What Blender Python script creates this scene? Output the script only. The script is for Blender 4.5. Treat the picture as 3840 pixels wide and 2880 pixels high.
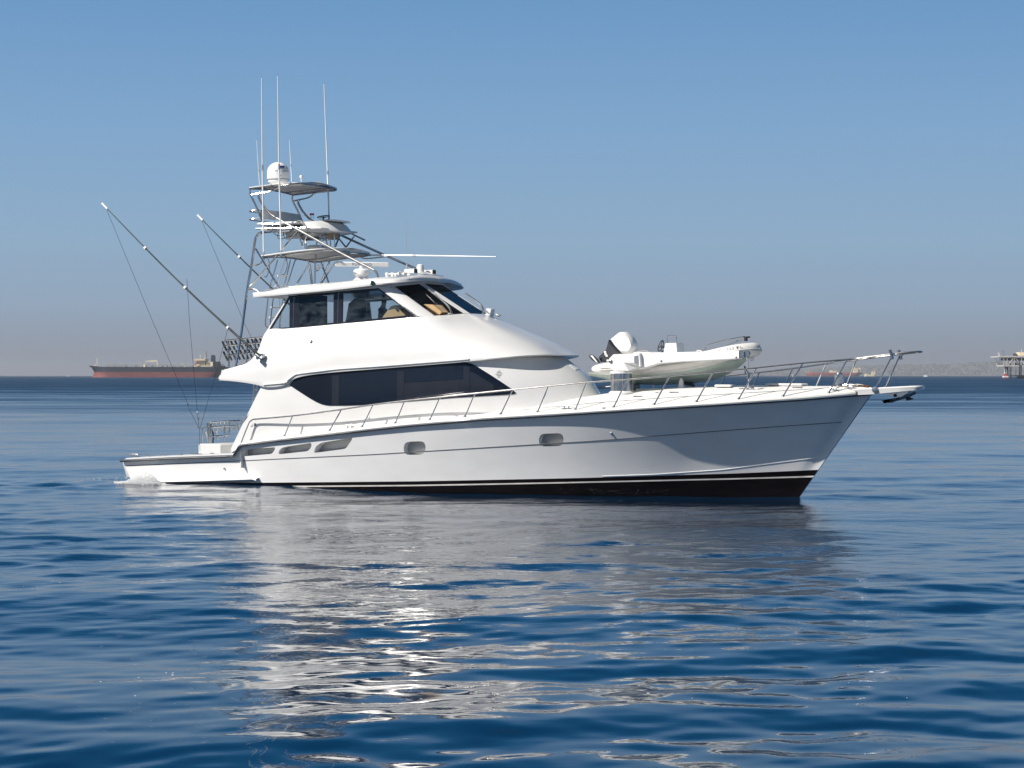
import bpy, bmesh, math, random
import numpy as np
from mathutils import Vector, Matrix
from mathutils.bvhtree import BVHTree
for o in list(bpy.data.objects): bpy.data.objects.remove(o)
S = bpy.context.scene
COL = S.collection
R = math.radians
# ------------------------------------------------------------------ camera, sky, sun, exposure
FPX, CAMZ, HZ = 7600.0, 3.526, 1408.0          # focal length in photo pixels, eye height, level row
cam = bpy.data.cameras.new('camera'); camo = bpy.data.objects.new('camera', cam); COL.objects.link(camo)
cam.sensor_width = 36; cam.lens = FPX/3840*36; cam.shift_y = (HZ-1440)/3840
cam.clip_start = .5; cam.clip_end = 30000
camo.location = (0, 0, CAMZ); camo.rotation_euler = (R(90), 0, 0); S.camera = camo
SUN_EL, SUN_AZ = R(41), R(60)                  # height, and angle from straight behind the camera round to its left
sv = Vector((-math.sin(SUN_AZ)*math.cos(SUN_EL), -math.cos(SUN_AZ)*math.cos(SUN_EL), math.sin(SUN_EL)))
W = bpy.data.worlds.new('World'); S.world = W; W.use_nodes = True
nt = W.node_tree; nt.nodes.clear()
def wn(t, **k):
    n = nt.nodes.new(t)
    for a, b in k.items(): setattr(n, a, b)
    return n
sky = wn('ShaderNodeTexSky', sky_type='NISHITA', sun_disc=False, sun_elevation=SUN_EL,
         sun_rotation=math.atan2(sv.x, sv.y), air_density=1.0, dust_density=.6, ozone_density=2.0)
tc = wn('ShaderNodeTexCoord'); sx = wn('ShaderNodeSeparateXYZ'); rp = wn('ShaderNodeValToRGB')
mx = wn('ShaderNodeMix', data_type='RGBA', blend_type='MULTIPLY'); mx.inputs[0].default_value = 1
bg = wn('ShaderNodeBackground'); bg.inputs[1].default_value = .075
wo = wn('ShaderNodeOutputWorld')
el = rp.color_ramp.elements
LOWSKY = [(0.0, (.224, .230, .268)), (.014, (.224, .260, .318)), (.034, (.232, .312, .412)), (.067, (.222, .340, .472)), (.12, (.176, .314, .496)), (.185, (.118, .256, .460)), (.205, (.068, .205, .41)), (.24, (.020, .135, .315)), (.32, (.008, .085, .23)), (.42, (.006, .075, .21))]
el[0].position, el[0].color = LOWSKY[0][0], (*LOWSKY[0][1], 1)
el[1].position, el[1].color = LOWSKY[-1][0], (*LOWSKY[-1][1], 1)
for p_, c_ in LOWSKY[1:-1]:
    e = el.new(p_); e.color = (*c_, 1)
mx.inputs[7].default_value = (.95, .78, .56, 1)
bg2 = wn('ShaderNodeBackground'); bg2.inputs[1].default_value = 1.0; ms = wn('ShaderNodeMixShader'); mr = wn('ShaderNodeMapRange', interpolation_type='SMOOTHSTEP')
mr.inputs[1].default_value = .34; mr.inputs[2].default_value = .62
nt.links.new(tc.outputs['Generated'], sx.inputs[0]); nt.links.new(sx.outputs[2], rp.inputs[0]); nt.links.new(sx.outputs[2], mr.inputs[0])
nt.links.new(sky.outputs[0], mx.inputs[6]); nt.links.new(mx.outputs[2], bg.inputs[0]); nt.links.new(rp.outputs[0], bg2.inputs[0])
nt.links.new(mr.outputs[0], ms.inputs[0]); nt.links.new(bg2.outputs[0], ms.inputs[1]); nt.links.new(bg.outputs[0], ms.inputs[2]); nt.links.new(ms.outputs[0], wo.inputs[0])
sun = bpy.data.lights.new('sun', 'SUN'); suno = bpy.data.objects.new('sun', sun); COL.objects.link(suno)
sun.energy = 5.0; sun.angle = R(.53); sun.color = (1, .945, .87)
suno.rotation_euler = sv.to_track_quat('Z', 'Y').to_euler(); suno.location = (-30, -20, 60)
S.view_settings.view_transform = 'Standard'; S.view_settings.look = 'None'
S.view_settings.exposure = .30; S.view_settings.gamma = 1
S.cycles.use_denoising = True; S.cycles.max_bounces = 10; S.cycles.volume_bounces = 0
S.cycles.transparent_max_bounces = 16; S.cycles.sample_clamp_indirect = 8; S.cycles.blur_glossy = .5

# ------------------------------------------------------------------ materials
MAT = {}
def mat(name, col=(.8,.8,.8), rough=.5, metal=0, spec=.5, coat=0, noise=0, nscale=3., nstretch=(1,1,1), bump=0, bscale=20.):
    m = bpy.data.materials.new(name); m.use_nodes = True
    t = m.node_tree; b = t.nodes['Principled BSDF']
    b.inputs['Base Color'].default_value = (*col, 1); b.inputs['Roughness'].default_value = rough
    b.inputs['Metallic'].default_value = metal; b.inputs['Specular IOR Level'].default_value = spec
    b.inputs['Coat Weight'].default_value = coat; b.inputs['Coat Roughness'].default_value = .08
    if noise or bump:
        tc = t.nodes.new('ShaderNodeTexCoord'); mp = t.nodes.new('ShaderNodeMapping'); mp.inputs['Scale'].default_value = nstretch
        t.links.new(tc.outputs['Object'], mp.inputs[0])
    if noise:
        n = t.nodes.new('ShaderNodeTexNoise'); n.inputs['Scale'].default_value = nscale; n.inputs['Detail'].default_value = 6
        r = t.nodes.new('ShaderNodeValToRGB'); r.color_ramp.elements[0].position = .3; r.color_ramp.elements[1].position = .7
        r.color_ramp.elements[0].color = (*[c*(1-noise) for c in col], 1); r.color_ramp.elements[1].color = (*[min(1, c*(1+noise*.5)) for c in col], 1)
        t.links.new(mp.outputs[0], n.inputs[0]); t.links.new(n.outputs[0], r.inputs[0]); t.links.new(r.outputs[0], b.inputs['Base Color'])
        q = t.nodes.new('ShaderNodeMapRange'); q.inputs[3].default_value = rough*.8; q.inputs[4].default_value = min(1, rough*1.25)
        t.links.new(n.outputs[0], q.inputs[0]); t.links.new(q.outputs[0], b.inputs['Roughness'])
    if bump:
        n = t.nodes.new('ShaderNodeTexNoise'); n.inputs['Scale'].default_value = bscale
        u = t.nodes.new('ShaderNodeBump'); u.inputs['Strength'].default_value = bump; u.inputs['Distance'].default_value = .01
        t.links.new(mp.outputs[0], n.inputs[0]); t.links.new(n.outputs[0], u.inputs['Height']); t.links.new(u.outputs[0], b.inputs['Normal'])
    MAT[name] = m; return m
def glassmat(name, tint, gl=.03, frost=0):
    m = bpy.data.materials.new(name); m.use_nodes = True; t = m.node_tree; t.nodes.clear()
    o = t.nodes.new('ShaderNodeOutputMaterial'); x = t.nodes.new('ShaderNodeMixShader'); a = t.nodes.new('ShaderNodeBsdfTransparent')
    g = t.nodes.new('ShaderNodeBsdfGlossy'); f = t.nodes.new('ShaderNodeLayerWeight'); f.inputs[0].default_value = .25
    a.inputs[0].default_value = (*tint, 1); g.inputs['Roughness'].default_value = gl
    t.links.new(f.outputs['Fresnel'], x.inputs[0]); t.links.new(a.outputs[0], x.inputs[1]); t.links.new(g.outputs[0], x.inputs[2])
    last = x
    if frost:
        d = t.nodes.new('ShaderNodeBsdfDiffuse'); d.inputs[0].default_value = (.35, .42, .48, 1)
        y = t.nodes.new('ShaderNodeMixShader'); n = t.nodes.new('ShaderNodeTexNoise'); n.inputs['Scale'].default_value = 5
        q = t.nodes.new('ShaderNodeMapRange'); q.inputs[1].default_value = .35; q.inputs[2].default_value = .75; q.inputs[4].default_value = frost
        t.links.new(n.outputs[0], q.inputs[0]); t.links.new(q.outputs[0], y.inputs[0])
        t.links.new(x.outputs[0], y.inputs[1]); t.links.new(d.outputs[0], y.inputs[2]); last = y
    t.links.new(last.outputs[0], o.inputs[0]); MAT[name] = m; return m
mat('gelcoat', (.715, .71, .70), .22, coat=.35, noise=.035, nscale=.9, nstretch=(1, 1, 2.2))
mat('hull_gelcoat', (.85, .845, .835), .20, coat=.4, noise=.04, nscale=1.6, nstretch=(.7, 1, 1.6))
mat('deck_white', (.73, .72, .70), .5, noise=.05, nscale=2., bump=.2, bscale=60)
mat('antifoul', (.006, .004, .0045), .35, spec=.25, noise=.5, nscale=2., nstretch=(1, 1, 5))
mat('stripe_white', (.75, .72, .68), .4, noise=.2, nscale=3.)
mat('strake_grey', (.11, .11, .115), .35, noise=.2)
mat('steel', (.60, .595, .59), .15, .9, noise=.08, nscale=8.)
mat('dull_steel', (.42, .43, .44), .3, 1.0, noise=.2, nscale=8.)
mat('pole_anodised', (.085, .10, .10), .22, 1.0, noise=.1)
mat('white_plastic', (.78, .78, .77), .35, noise=.05)
mat('grey_plastic', (.36, .37, .38), .45, noise=.08)
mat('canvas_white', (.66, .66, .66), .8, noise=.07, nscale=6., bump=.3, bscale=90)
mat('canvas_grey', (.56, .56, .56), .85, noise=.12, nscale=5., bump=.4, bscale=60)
mat('black_frame', (.012, .012, .018), .22, coat=.2, noise=.2)
mat('rubber_black', (.015, .015, .016), .55, noise=.3)
mat('salon_glass', (.008, .012, .022), .06, spec=.25, noise=.25, nscale=.8)
mat('salon_mullion', (.019, .023, .034), .14, spec=.3, noise=.1)
mat('blind', (.010, .017, .032), .16, spec=.3, noise=.1)
mat('tan_vinyl', (.55, .36, .18), .55, noise=.12, nscale=6.)
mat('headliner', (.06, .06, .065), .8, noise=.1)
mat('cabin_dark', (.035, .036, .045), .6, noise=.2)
mat('logo_blue', (.02, .05, .22), .4, noise=.05)
mat('letter_black', (.02, .02, .022), .45, noise=.05)
mat('rust_chain', (.12, .055, .025), .8, noise=.5, nscale=30.)
mat('tender_tube', (.70, .69, .66), .45, noise=.06, nscale=4.)
mat('tender_bottom', (.42, .50, .44), .4, noise=.16, nscale=3., nstretch=(.5, 1, 2))
mat('tender_strake', (.60, .585, .55), .5, noise=.1)
mat('engine_dark', (.055, .057, .065), .35, noise=.15)
mat('red_knob', (.30, .02, .03), .4, noise=.05)
mat('green_lens', (.01, .06, .03), .2, noise=.05)
mat('silhouette_dark', (.02, .024, .035), .8, noise=.2)
mat('skin', (.36, .22, .16), .55, noise=.06)
mat('foam', (.86, .88, .88), .7, noise=.04, nscale=10.)
mat('spray_mist', (.88, .89, .90), .8, noise=.03); MAT['spray_mist'].node_tree.nodes['Principled BSDF'].inputs['Alpha'].default_value = .42
glassmat('clear_glass', (.92, .95, .96), frost=.07)
glassmat('wind_glass', (.88, .91, .93), frost=.02)
M = MAT

# ------------------------------------------------------------------ mesh helpers
def cat(P, k=6, closed=False):
    """smooth polyline through the points (Catmull-Rom)"""
    P = [np.array(p, float) for p in P]; n = len(P); out = []
    for i in range(n if closed else n-1):
        if closed: a, b, c, d = P[(i-1) % n], P[i], P[(i+1) % n], P[(i+2) % n]
        else:
            b, c = P[i], P[i+1]; a = P[i-1] if i > 0 else 2*b-c; d = P[i+2] if i+2 < n else 2*c-b
        for j in range(k):
            t = j/k
            out.append(.5*((2*b)+(c-a)*t+(2*a-5*b+4*c-d)*t*t+(3*b-a-3*c+d)*t**3))
    if not closed: out.append(P[-1])
    return out
class MB:
    def __init__(s): s.v = []; s.f = []; s.m = []
    def add(s, vs, fs, m=0):
        o = len(s.v); s.v += [tuple(float(a) for a in p) for p in vs]
        for f in fs: s.f.append(tuple(i+o for i in f)); s.m.append(m)
        return s
    def grid(s, rows, m=0, mrow=None, close=False):
        n = len(rows[0]); vs = [p for r in rows for p in r]; o = len(s.v); s.v += [tuple(float(a) for a in p) for p in vs]
        for i in range(len(rows)-1):
            for j in range(n if close else n-1):
                k = (j+1) % n
                s.f.append((o+i*n+j, o+i*n+k, o+(i+1)*n+k, o+(i+1)*n+j)); s.m.append(mrow[i] if mrow else m)
        return s
    def fan(s, loop, m=0):
        return s.add(loop, [tuple(range(len(loop)))], m)
    def tube(s, pts, r, n=8, m=0, sm=0):
        if sm: pts = cat(pts, sm)
        P = [np.array(p, float) for p in pts]; K = len(P); rows = []; up = None
        for i in range(K):
            d = P[min(i+1, K-1)]-P[max(i-1, 0)]; d = d/(np.linalg.norm(d)+1e-9)
            if up is None:
                a = np.array((0, 0, 1.)) if abs(d[2]) < .9 else np.array((1., 0, 0))
            else: a = up
            e1 = a-d*np.dot(a, d); e1 /= (np.linalg.norm(e1)+1e-9); e2 = np.cross(d, e1); up = e1
            q = r[min(len(r)-1, int(round(i*(len(r)-1)/max(1, K-1))))] if hasattr(r, '__len__') else r
            rows.append([P[i]+q*(math.cos(2*math.pi*j/n)*e1+math.sin(2*math.pi*j/n)*e2) for j in range(n)])
        s.grid(rows, m, close=True); s.fan(rows[0][::-1], m); s.fan(rows[-1], m); return s
    def lathe(s, prof, c, n=20, m=0, axis=(0, 0, 1)):
        q = Vector((0, 0, 1)).rotation_difference(Vector(axis).normalized()); c = Vector(c); rows = []
        for r, z in prof: rows.append([tuple(c+q@Vector((max(r, 1e-4)*math.cos(2*math.pi*j/n), max(r, 1e-4)*math.sin(2*math.pi*j/n), z))) for j in range(n)])
        s.grid(rows, m, close=True); s.fan(rows[0][::-1], m); s.fan(rows[-1], m); return s
    def box(s, c, d, rot=None, m=0, bv=0.0):
        hx, hy, hz = d[0]/2, d[1]/2, d[2]/2; b = min(bv, hx*.9, hy*.9, hz*.9); rows = []
        def ring(ix, z): 
            x, y = hx-ix, hy-ix; k = max(b-ix, 0)*.999+1e-4 if b else 0
            if not b: return [(-x, -y, z), (x, -y, z), (x, y, z), (-x, y, z)]
            k = b*.6
            return [(-x+k, -y, z), (x-k, -y, z), (x, -y+k, z), (x, y-k, z), (x-k, y, z), (-x+k, y, z), (-x, y-k, z), (-x, -y+k, z)]
        rr = [ring(b, -hz), ring(0, -hz+b), ring(0, hz-b), ring(b, hz)] if b else [ring(0, -hz), ring(0, hz)]
        Mx = Matrix.Translation(c) @ (rot.to_4x4() if rot else Matrix())
        rr = [[tuple(Mx @ Vector(p)) for p in r] for r in rr]
        s.grid(rr, m, close=True); s.fan(rr[0][::-1], m); s.fan(rr[-1], m); return s
    def prism(s, loop, ext, m=0):
        e = np.array(ext, float); a = [np.array(p, float) for p in loop]; b = [p+e for p in a]
        s.grid([a, b], m, close=True); s.fan(a[::-1], m); s.fan(b, m); return s
    def puff(s, loop, ext, inset=.15, m=0, n=5):
        """prism whose two faces are rounded off towards the middle of the outline"""
        e = np.array(ext, float); a = [np.array(p, float) for p in loop]; c = sum(a)/len(a); rows = []
        for i in range(n+1):
            t = i/n; k = 1-inset*(abs(2*t-1)**3)
            rows.append([c+(p-c)*k+e*t for p in a])
        s.grid(rows, m, close=True); s.fan(rows[0][::-1], m); s.fan(rows[-1], m); return s
    def mirror(s):
        n = len(s.v); s.v += [(x, -y, z) for x, y, z in s.v]; k = len(s.f)
        s.f += [tuple(i+n for i in f[::-1]) for f in s.f]; s.m += s.m[:k]; return s
    def mesh(s, name, mats, smooth=True, ang=38, weld=True):
        me = bpy.data.meshes.new(name); me.from_pydata(s.v, [], s.f)
        for q in (mats if isinstance(mats, (list, tuple)) else [mats]): me.materials.append(M[q] if isinstance(q, str) else q)
        me.polygons.foreach_set('material_index', s.m)
        bm = bmesh.new(); bm.from_mesh(me)
        if weld: bmesh.ops.remove_doubles(bm, verts=bm.verts, dist=1e-4)
        bmesh.ops.recalc_face_normals(bm, faces=bm.faces)
        if all(e.is_manifold for e in bm.edges) and bm.calc_volume(signed=True) < 0: bmesh.ops.reverse_faces(bm, faces=list(bm.faces))
        bm.to_mesh(me); bm.free()
        me.polygons.foreach_set('use_smooth', [smooth]*len(me.polygons))
        if smooth: me.set_sharp_from_angle(angle=R(ang))
        me.update(); return me
    def build(s, name, mats, parent=None, **k):
        o = bpy.data.objects.new(name, s.mesh(name, mats, **k)); COL.objects.link(o)
        if parent: o.parent = parent
        return o
def pair(mb, name, mats, parent, **k):
    """the starboard piece and its port twin, two objects"""
    a = mb.build(name, mats, parent, **k); c = MB(); c.v = [(x, -y, z) for x, y, z in mb.v]; c.f = [f[::-1] for f in mb.f]; c.m = mb.m
    return a, c.build(name, mats, parent, **k)
def tag(o, label=None, cat_=None, group=None, kind=None):
    if label: o['label'] = label
    if cat_: o['category'] = cat_
    if group: o['group'] = group
    if kind: o['kind'] = kind
    return o
def empty(name, loc=(0, 0, 0), rz=0):
    o = bpy.data.objects.new(name, None); COL.objects.link(o); o.location = loc; o.rotation_euler = (0, 0, rz); o.empty_display_size = .3
    return o
def lettering(txt, size, origin, ux, uy, nrm, depth=.004, mb=None, m=0, spacing=1.0):
    cu = bpy.data.curves.new('txt', 'FONT'); cu.body = txt; cu.size = size; cu.space_character = spacing; cu.resolution_u = 3
    ob = bpy.data.objects.new('txt', cu); COL.objects.link(ob); dg = bpy.context.evaluated_depsgraph_get(); dg.update()
    me = bpy.data.meshes.new_from_object(ob.evaluated_get(dg)); 
    o_, x_, y_, n_ = [np.array(q, float) for q in (origin, ux, uy, nrm)]
    x_ /= np.linalg.norm(x_); y_ /= np.linalg.norm(y_); n_ /= np.linalg.norm(n_)
    vs = [o_+x_*v.co.x+y_*v.co.y+n_*depth for v in me.vertices]
    mb = mb or MB(); mb.add(vs, [tuple(p.vertices) for p in me.polygons], m)
    bpy.data.objects.remove(ob); bpy.data.curves.remove(cu); bpy.data.meshes.remove(me)
    return mb

# ------------------------------------------------------------------ setting: water, haze, shore
rng = np.random.default_rng(5)
def build_water():
    xs = np.concatenate([np.linspace(0, 6, 140), 6+np.cumsum(np.linspace(.045, .11, 180)), ])
    e = xs[-1]; ex = []
    d = .12
    while e < 150: e += d; ex.append(e); d *= 1.018
    xs = np.concatenate([xs, ex]); xs = np.concatenate([-xs[:0:-1], xs])
    ys = [9.]
    while ys[-1] < 520: ys.append(ys[-1]+max(.035, ys[-1]**2/(CAMZ*2027)*.75))
    ys = np.array(ys); X, Y = np.meshgrid(xs, ys)
    Z = np.zeros_like(X)
    comps = []
    for lam0, lam1, n, slope, spread in ((5.5, 16, 14, .021, 32), (1.6, 5.0, 34, .043, 28), (.75, 1.6, 30, .040, 36), (.4, .75, 30, .028, 42)):
        for k in range(n):
            lam = lam0*(lam1/lam0)**rng.random(); a = R(90+rng.normal(8, spread)); kk = 2*math.pi/lam
            comps.append((kk*math.cos(a), kk*math.sin(a), slope*math.sqrt(2/n)/kk, rng.random()*6.283, lam))
    env = .80+.30*np.sin(X*.11+Y*.05+1)*np.sin(Y*.16-X*.03+.5)
    env = env*(1-.45*np.exp(-((X-1)/11)**2-((Y-55)/8)**2))
    for kx, ky, am, ph, lam in comps:
        lim = np.clip((lam/.55)/(np.maximum(.035, Y**2/(CAMZ*2027)*.75)*4)-.25, 0, 1) if lam < 16 else 1
        Z += am*np.sin(kx*X+ky*Y+ph)*lim*(env if lam < 5 else 1)
    # churned water of the wake behind the transom
    wk = np.exp(-((Y-64.5)/5.0)**2)/(1+np.exp((X+12.5)/.8))
    for k in range(30):
        lam = .9+1.6*rng.random(); a = R(90+rng.normal(0, 38)); kk = 6.283/lam
        Z += wk*.0065*lam**.7*np.sin(kk*math.cos(a)*X+kk*math.sin(a)*Y+rng.random()*6.283)
    fade = np.clip((150-np.abs(X))/20, 0, 1)*np.clip((520-Y)/120, 0, 1)*np.clip((Y-9)/2, 0, 1)
    Z *= fade
    nx, ny = len(xs), len(ys); V = np.stack([X, Y, Z], -1).reshape(-1, 3)
    i = (np.arange(ny-1)[:, None]*nx+np.arange(nx-1)[None]).reshape(-1)
    Fq = np.stack([i, i+1, i+nx+1, i+nx], -1)
    # flat sheet all round out to the horizon
    gx = [-4250, -150, 150, 4250]; gy = [-1100, 9, ys[-1], 15000]; o = len(V); ext = np.array([(a, b, 0) for b in gy for a in gx], float)
    q = [(o+r*4+c, o+r*4+c+1, o+r*4+c+5, o+r*4+c+4) for r in range(3) for c in range(3) if not (r == 1 and c == 1)]
    V = np.concatenate([V, ext]); Fq = np.concatenate([Fq, np.array(q)])
    me = bpy.data.meshes.new('water'); me.vertices.add(len(V)); me.vertices.foreach_set('co', V.astype(np.float32).ravel())
    me.loops.add(len(Fq)*4); me.loops.foreach_set('vertex_index', Fq.astype(np.int32).ravel())
    me.polygons.add(len(Fq)); me.polygons.foreach_set('loop_start', np.arange(0, len(Fq)*4, 4, dtype=np.int32))
    me.polygons.foreach_set('use_smooth', [True]*len(Fq)); me.update(calc_edges=True); me.validate()
    m = bpy.data.materials.new('sea_water'); m.use_nodes = True; t = m.node_tree; b = t.nodes['Principled BSDF']
    b.inputs['Base Color'].default_value = (.0004, .017, .048, 1); b.inputs['IOR'].default_value = 1.333; b.inputs['Roughness'].default_value = .03
    geo = t.nodes.new('ShaderNodeNewGeometry')
    def noise(scale, stretch, detail=2, rough=.5):
        mp = t.nodes.new('ShaderNodeMapping'); mp.inputs['Scale'].default_value = stretch
        n = t.nodes.new('ShaderNodeTexNoise'); n.inputs['Scale'].default_value = scale; n.inputs['Detail'].default_value = detail; n.inputs['Roughness'].default_value = rough
        t.links.new(geo.outputs['Position'], mp.inputs[0]); t.links.new(mp.outputs[0], n.inputs[0]); return n.outputs[0]
    def math_(op, a, b_=None, c=None):
        n = t.nodes.new('ShaderNodeMath'); n.operation = op
        for i_, q_ in enumerate((a, b_, c)):
            if q_ is None: continue
            if isinstance(q_, (int, float)): n.inputs[i_].default_value = q_
            else: t.links.new(q_, n.inputs[i_])
        return n.outputs[0]
    def rng_(x, a, b_, c=0., d=1.):
        n = t.nodes.new('ShaderNodeMapRange'); n.interpolation_type = 'SMOOTHSTEP'
        for i_, q_ in enumerate((a, b_, c, d)): n.inputs[i_+1].default_value = q_
        t.links.new(x, n.inputs[0]); return n.outputs[0]
    sp = t.nodes.new('ShaderNodeSeparateXYZ'); t.links.new(geo.outputs['Position'], sp.inputs[0]); yy = sp.outputs[1]
    near = rng_(yy, 22, 46); far = rng_(yy, 75, 600)
    patch = rng_(noise(.02, (.35, 1.6, 1), 3), .42, .62)
    streak = rng_(noise(.10, (.45, .9, 1), 4, .6), .38, .66)
    fine = noise(5.5, (.55, 1.2, 1), 3, .6); mid = noise(1.5, (.5, 1.1, 1), 3, .55); big = noise(.3, (.35, 1.0, 1), 3, .55)
    # ruffled water beyond, glassy water near by
    s_f = math_('MULTIPLY', math_('ADD', .15, math_('MULTIPLY', near, .85)), .0065)
    s_m = math_('MULTIPLY', math_('ADD', math_('MULTIPLY', near, .20), math_('MULTIPLY', math_('MULTIPLY', far, 1.0), math_('ADD', .4, math_('MULTIPLY', streak, 1.2)))), .085)
    s_b = math_('MULTIPLY', math_('MULTIPLY', far, math_('ADD', .7, patch)), .7)
    hgt = math_('ADD', math_('ADD', math_('MULTIPLY', fine, s_f), math_('MULTIPLY', mid, s_m)), math_('MULTIPLY', big, s_b))
    bp = t.nodes.new('ShaderNodeBump'); bp.inputs['Strength'].default_value = 1; bp.inputs['Distance'].default_value = 1
    t.links.new(math_('ADD', .025, math_('MULTIPLY', rng_(yy, 60, 320), math_('ADD', math_('ADD', .12, math_('MULTIPLY', rng_(yy, 280, 650), .16)), math_('ADD', math_('MULTIPLY', patch, .12), math_('MULTIPLY', streak, .14))))), b.inputs['Roughness']); t.links.new(hgt, bp.inputs['Height']); t.links.new(bp.outputs[0], b.inputs['Normal'])
    me.materials.append(m)
    o = bpy.data.objects.new('water', me); COL.objects.link(o); tag(o, kind='structure'); return o
water = build_water()

# ------------------------------------------------------------------ yacht frame: x forward from the transom, y to port, z up from the waterline
TH = R(26); cT, sT = math.cos(TH), math.sin(TH); OX, OY = -11.384, 68.687
CBX, CBY = (-OX)*cT-(-OY)*sT, (-OX)*sT+(-OY)*cT
def P(px, py, y):
    """point of the yacht frame seen at a photo pixel, on the fore-and-aft plane y"""
    X = (px-1920)/FPX; Z = (HZ-py)/FPX; dx, dy = X*cT-sT, X*sT+cT; t = (y-CBY)/dy
    return (CBX+dx*t, y, CAMZ+Z*t)
def PX(px, py, x):
    X = (px-1920)/FPX; Z = (HZ-py)/FPX; dx, dy = X*cT-sT, X*sT+cT; t = (x-CBX)/dx
    return (x, CBY+dy*t, CAMZ+Z*t)
def solve(px, py, fy):
    y = -2.3
    for _ in range(60):
        p = P(px, py, y); y = .5*y+.5*fy(p)
    return P(px, py, y)
def curve(pts):
    d = np.array(cat([(a, b, 0) for a, b in pts], 12)); xx, yy = d[:, 0], d[:, 1]
    return lambda x: float(np.interp(x, xx, yy))
def lin(pts):
    xx = [p[0] for p in pts]; yy = [p[1] for p in pts]
    return lambda x: float(np.interp(x, xx, yy))
c8 = lambda a, b: (800+a/3.318, 600+b/3.318)
c9 = lambda a, b: (900+a/2.765, 900+b/2.765)
def Pc(c, a, b, y): return P(*c(a, b), y)
bs = curve([(-.5, 2.56), (0, 2.62), (2, 2.75), (4, 2.85), (8, 3.05), (12, 3.10), (15, 2.93), (18, 2.56), (20, 2.14), (22, 1.42), (23.5, .58), (24.15, .09), (26, .08)])
wl = curve([(-.5, 2.40), (0, 2.44), (4, 2.62), (8, 2.58), (12, 2.36), (15, 1.94), (17, 1.44), (19, .80), (20.5, .37), (21.5, .12), (22, .02)])
fl = lin([(0, 1), (9, 1.0), (15, 1.3), (18.5, 1.55), (20.3, 1.3), (21.4, 1.05), (22, .95)])
gun = lambda off=0: (lambda p: -(bs(p[0])-off))
zs = lin([(p[0], p[2]) for p in [solve(*q, gun()) for q in [(459, 1728), (640, 1719), (879, 1710), (902, 1672), (1000, 1658), (1400, 1611), (1542, 1596), (1800, 1574), (2100, 1556), (2450, 1534), (2700, 1518), (3000, 1499), (3262, 1477)]]])
xst = lambda z: 22+.71*z
xtr = lambda z: -.35*z/.75
def u_of(x, z): return (x-xtr(z))/(xst(z)-xtr(z))
def station(u):
    z = 1.5
    for _ in range(30): z = .5*z+.5*zs(u*xst(z)+(1-u)*xtr(z))
    return u*xst(z)+(1-u)*xtr(z), z
UU = np.linspace(0, 1, 400); ST = [station(u) for u in UU]; SX = [a for a, b in ST]; SZ = [b for a, b in ST]
zref = lambda x: float(np.interp(x, [-.4, 5.6], [1.0, zs(5.6)])) if x < 5.6 else zs(x)
def hull_y(u, z):
    x1 = np.interp(u, UU, SX); z1 = zref(x1); w, b = wl(22*u), bs(x1)
    if z < 0: return w*max(0, 1-(-z/1.15)**1.6)
    t = min(z/z1, 1.02); return w+(b-w)*t**fl(22*u)
hy = lambda p: -hull_y(min(1, max(0, u_of(p[0], p[2]))), p[2])
hline = lambda pts: lin([(p[0], p[2]) for p in [solve(*q, hy) for q in pts]])
z_pin = hline([(475, 1747), (852, 1731), (1000, 1723), (1400, 1704), (1597, 1692), (2020, 1666), (2200, 1655), (2700, 1616), (2991, 1594), (3172, 1582)])
z_boot = hline([(700, 1812), (1542, 1805), (2200, 1791), (2700, 1775), (3060, 1758)])
z_shi = hline([(700, 1824), (1542, 1818), (2200, 1805), (2700, 1793), (3033, 1782)])
z_slo = hline([(700, 1829), (1542, 1823), (2200, 1810), (2700, 1798), (3033, 1788)])
yacht = empty('motor_yacht', (OX, OY, 0), -TH)
tag(yacht, 'large white sport fishing motor yacht with tall tuna tower, cruising in the foreground', 'yacht')

def build_hull():
    us = sorted(set([round(float(a), 5) for a in np.concatenate([np.linspace(0, .16, 14), np.linspace(.16, .2, 9), np.linspace(.2, .86, 64), np.linspace(.86, 1, 26)])]))
    rows = []
    for u in us:
        x1, z1 = np.interp(u, UU, SX), np.interp(u, UU, SZ); xa = 22*u
        zz = [-.95, -.4, -.12, min(z_slo(xa)-.02, .0), z_slo(xa), z_shi(xa), z_boot(xa)]
        zp = min(z_pin(x1), z1-.06); zz += [zz[-1]+(zp-zz[6])*i/12 for i in range(1, 13)]; zz += [zp+(z1-zp)*i/7 for i in range(1, 8)]
        rows.append([(u*xst(z)+(1-u)*xtr(z), -hull_y(u, z), z) for z in zz])
    nz = len(rows[0]); mb = MB(); band = [1, 1, 1, 1, 2, 1]+[0]*(nz-7)
    T = [[r[k] for r in rows] for k in range(nz)]
    mb.grid(T, mrow=band); mb.mirror()
    L = [r[-1] for r in rows]; mir = lambda q: (q[0], -q[1], q[2])
    drop = [(x, y*.90, z-.02 if x > 4.35 else z-.55) for x, y, z in L]         # hidden inner shelf that closes the shell
    for sgn in (1, -1):
        a = L if sgn == 1 else [mir(q) for q in L]; b = drop if sgn == 1 else [mir(q) for q in drop]; mb.grid([a, b])
    mb.grid([drop, [mir(q) for q in drop]])
    mb.grid([rows[0], [mir(q) for q in rows[0]]])                             # transom
    mb.grid([rows[-1], [mir(q) for q in rows[-1]]]); mb.grid([[L[-1], drop[-1]], [mir(L[-1]), mir(drop[-1])]])
    mb.grid([[rows[0][-1], drop[0]], [mir(rows[0][-1]), mir(drop[0])]])
    mb.grid([[r[0] for r in rows], [mir(r[0]) for r in rows]], m=1)           # bottom
    return mb
hull = build_hull().build('hull', ['hull_gelcoat', 'antifoul', 'stripe_white'], yacht, ang=30)
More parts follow.
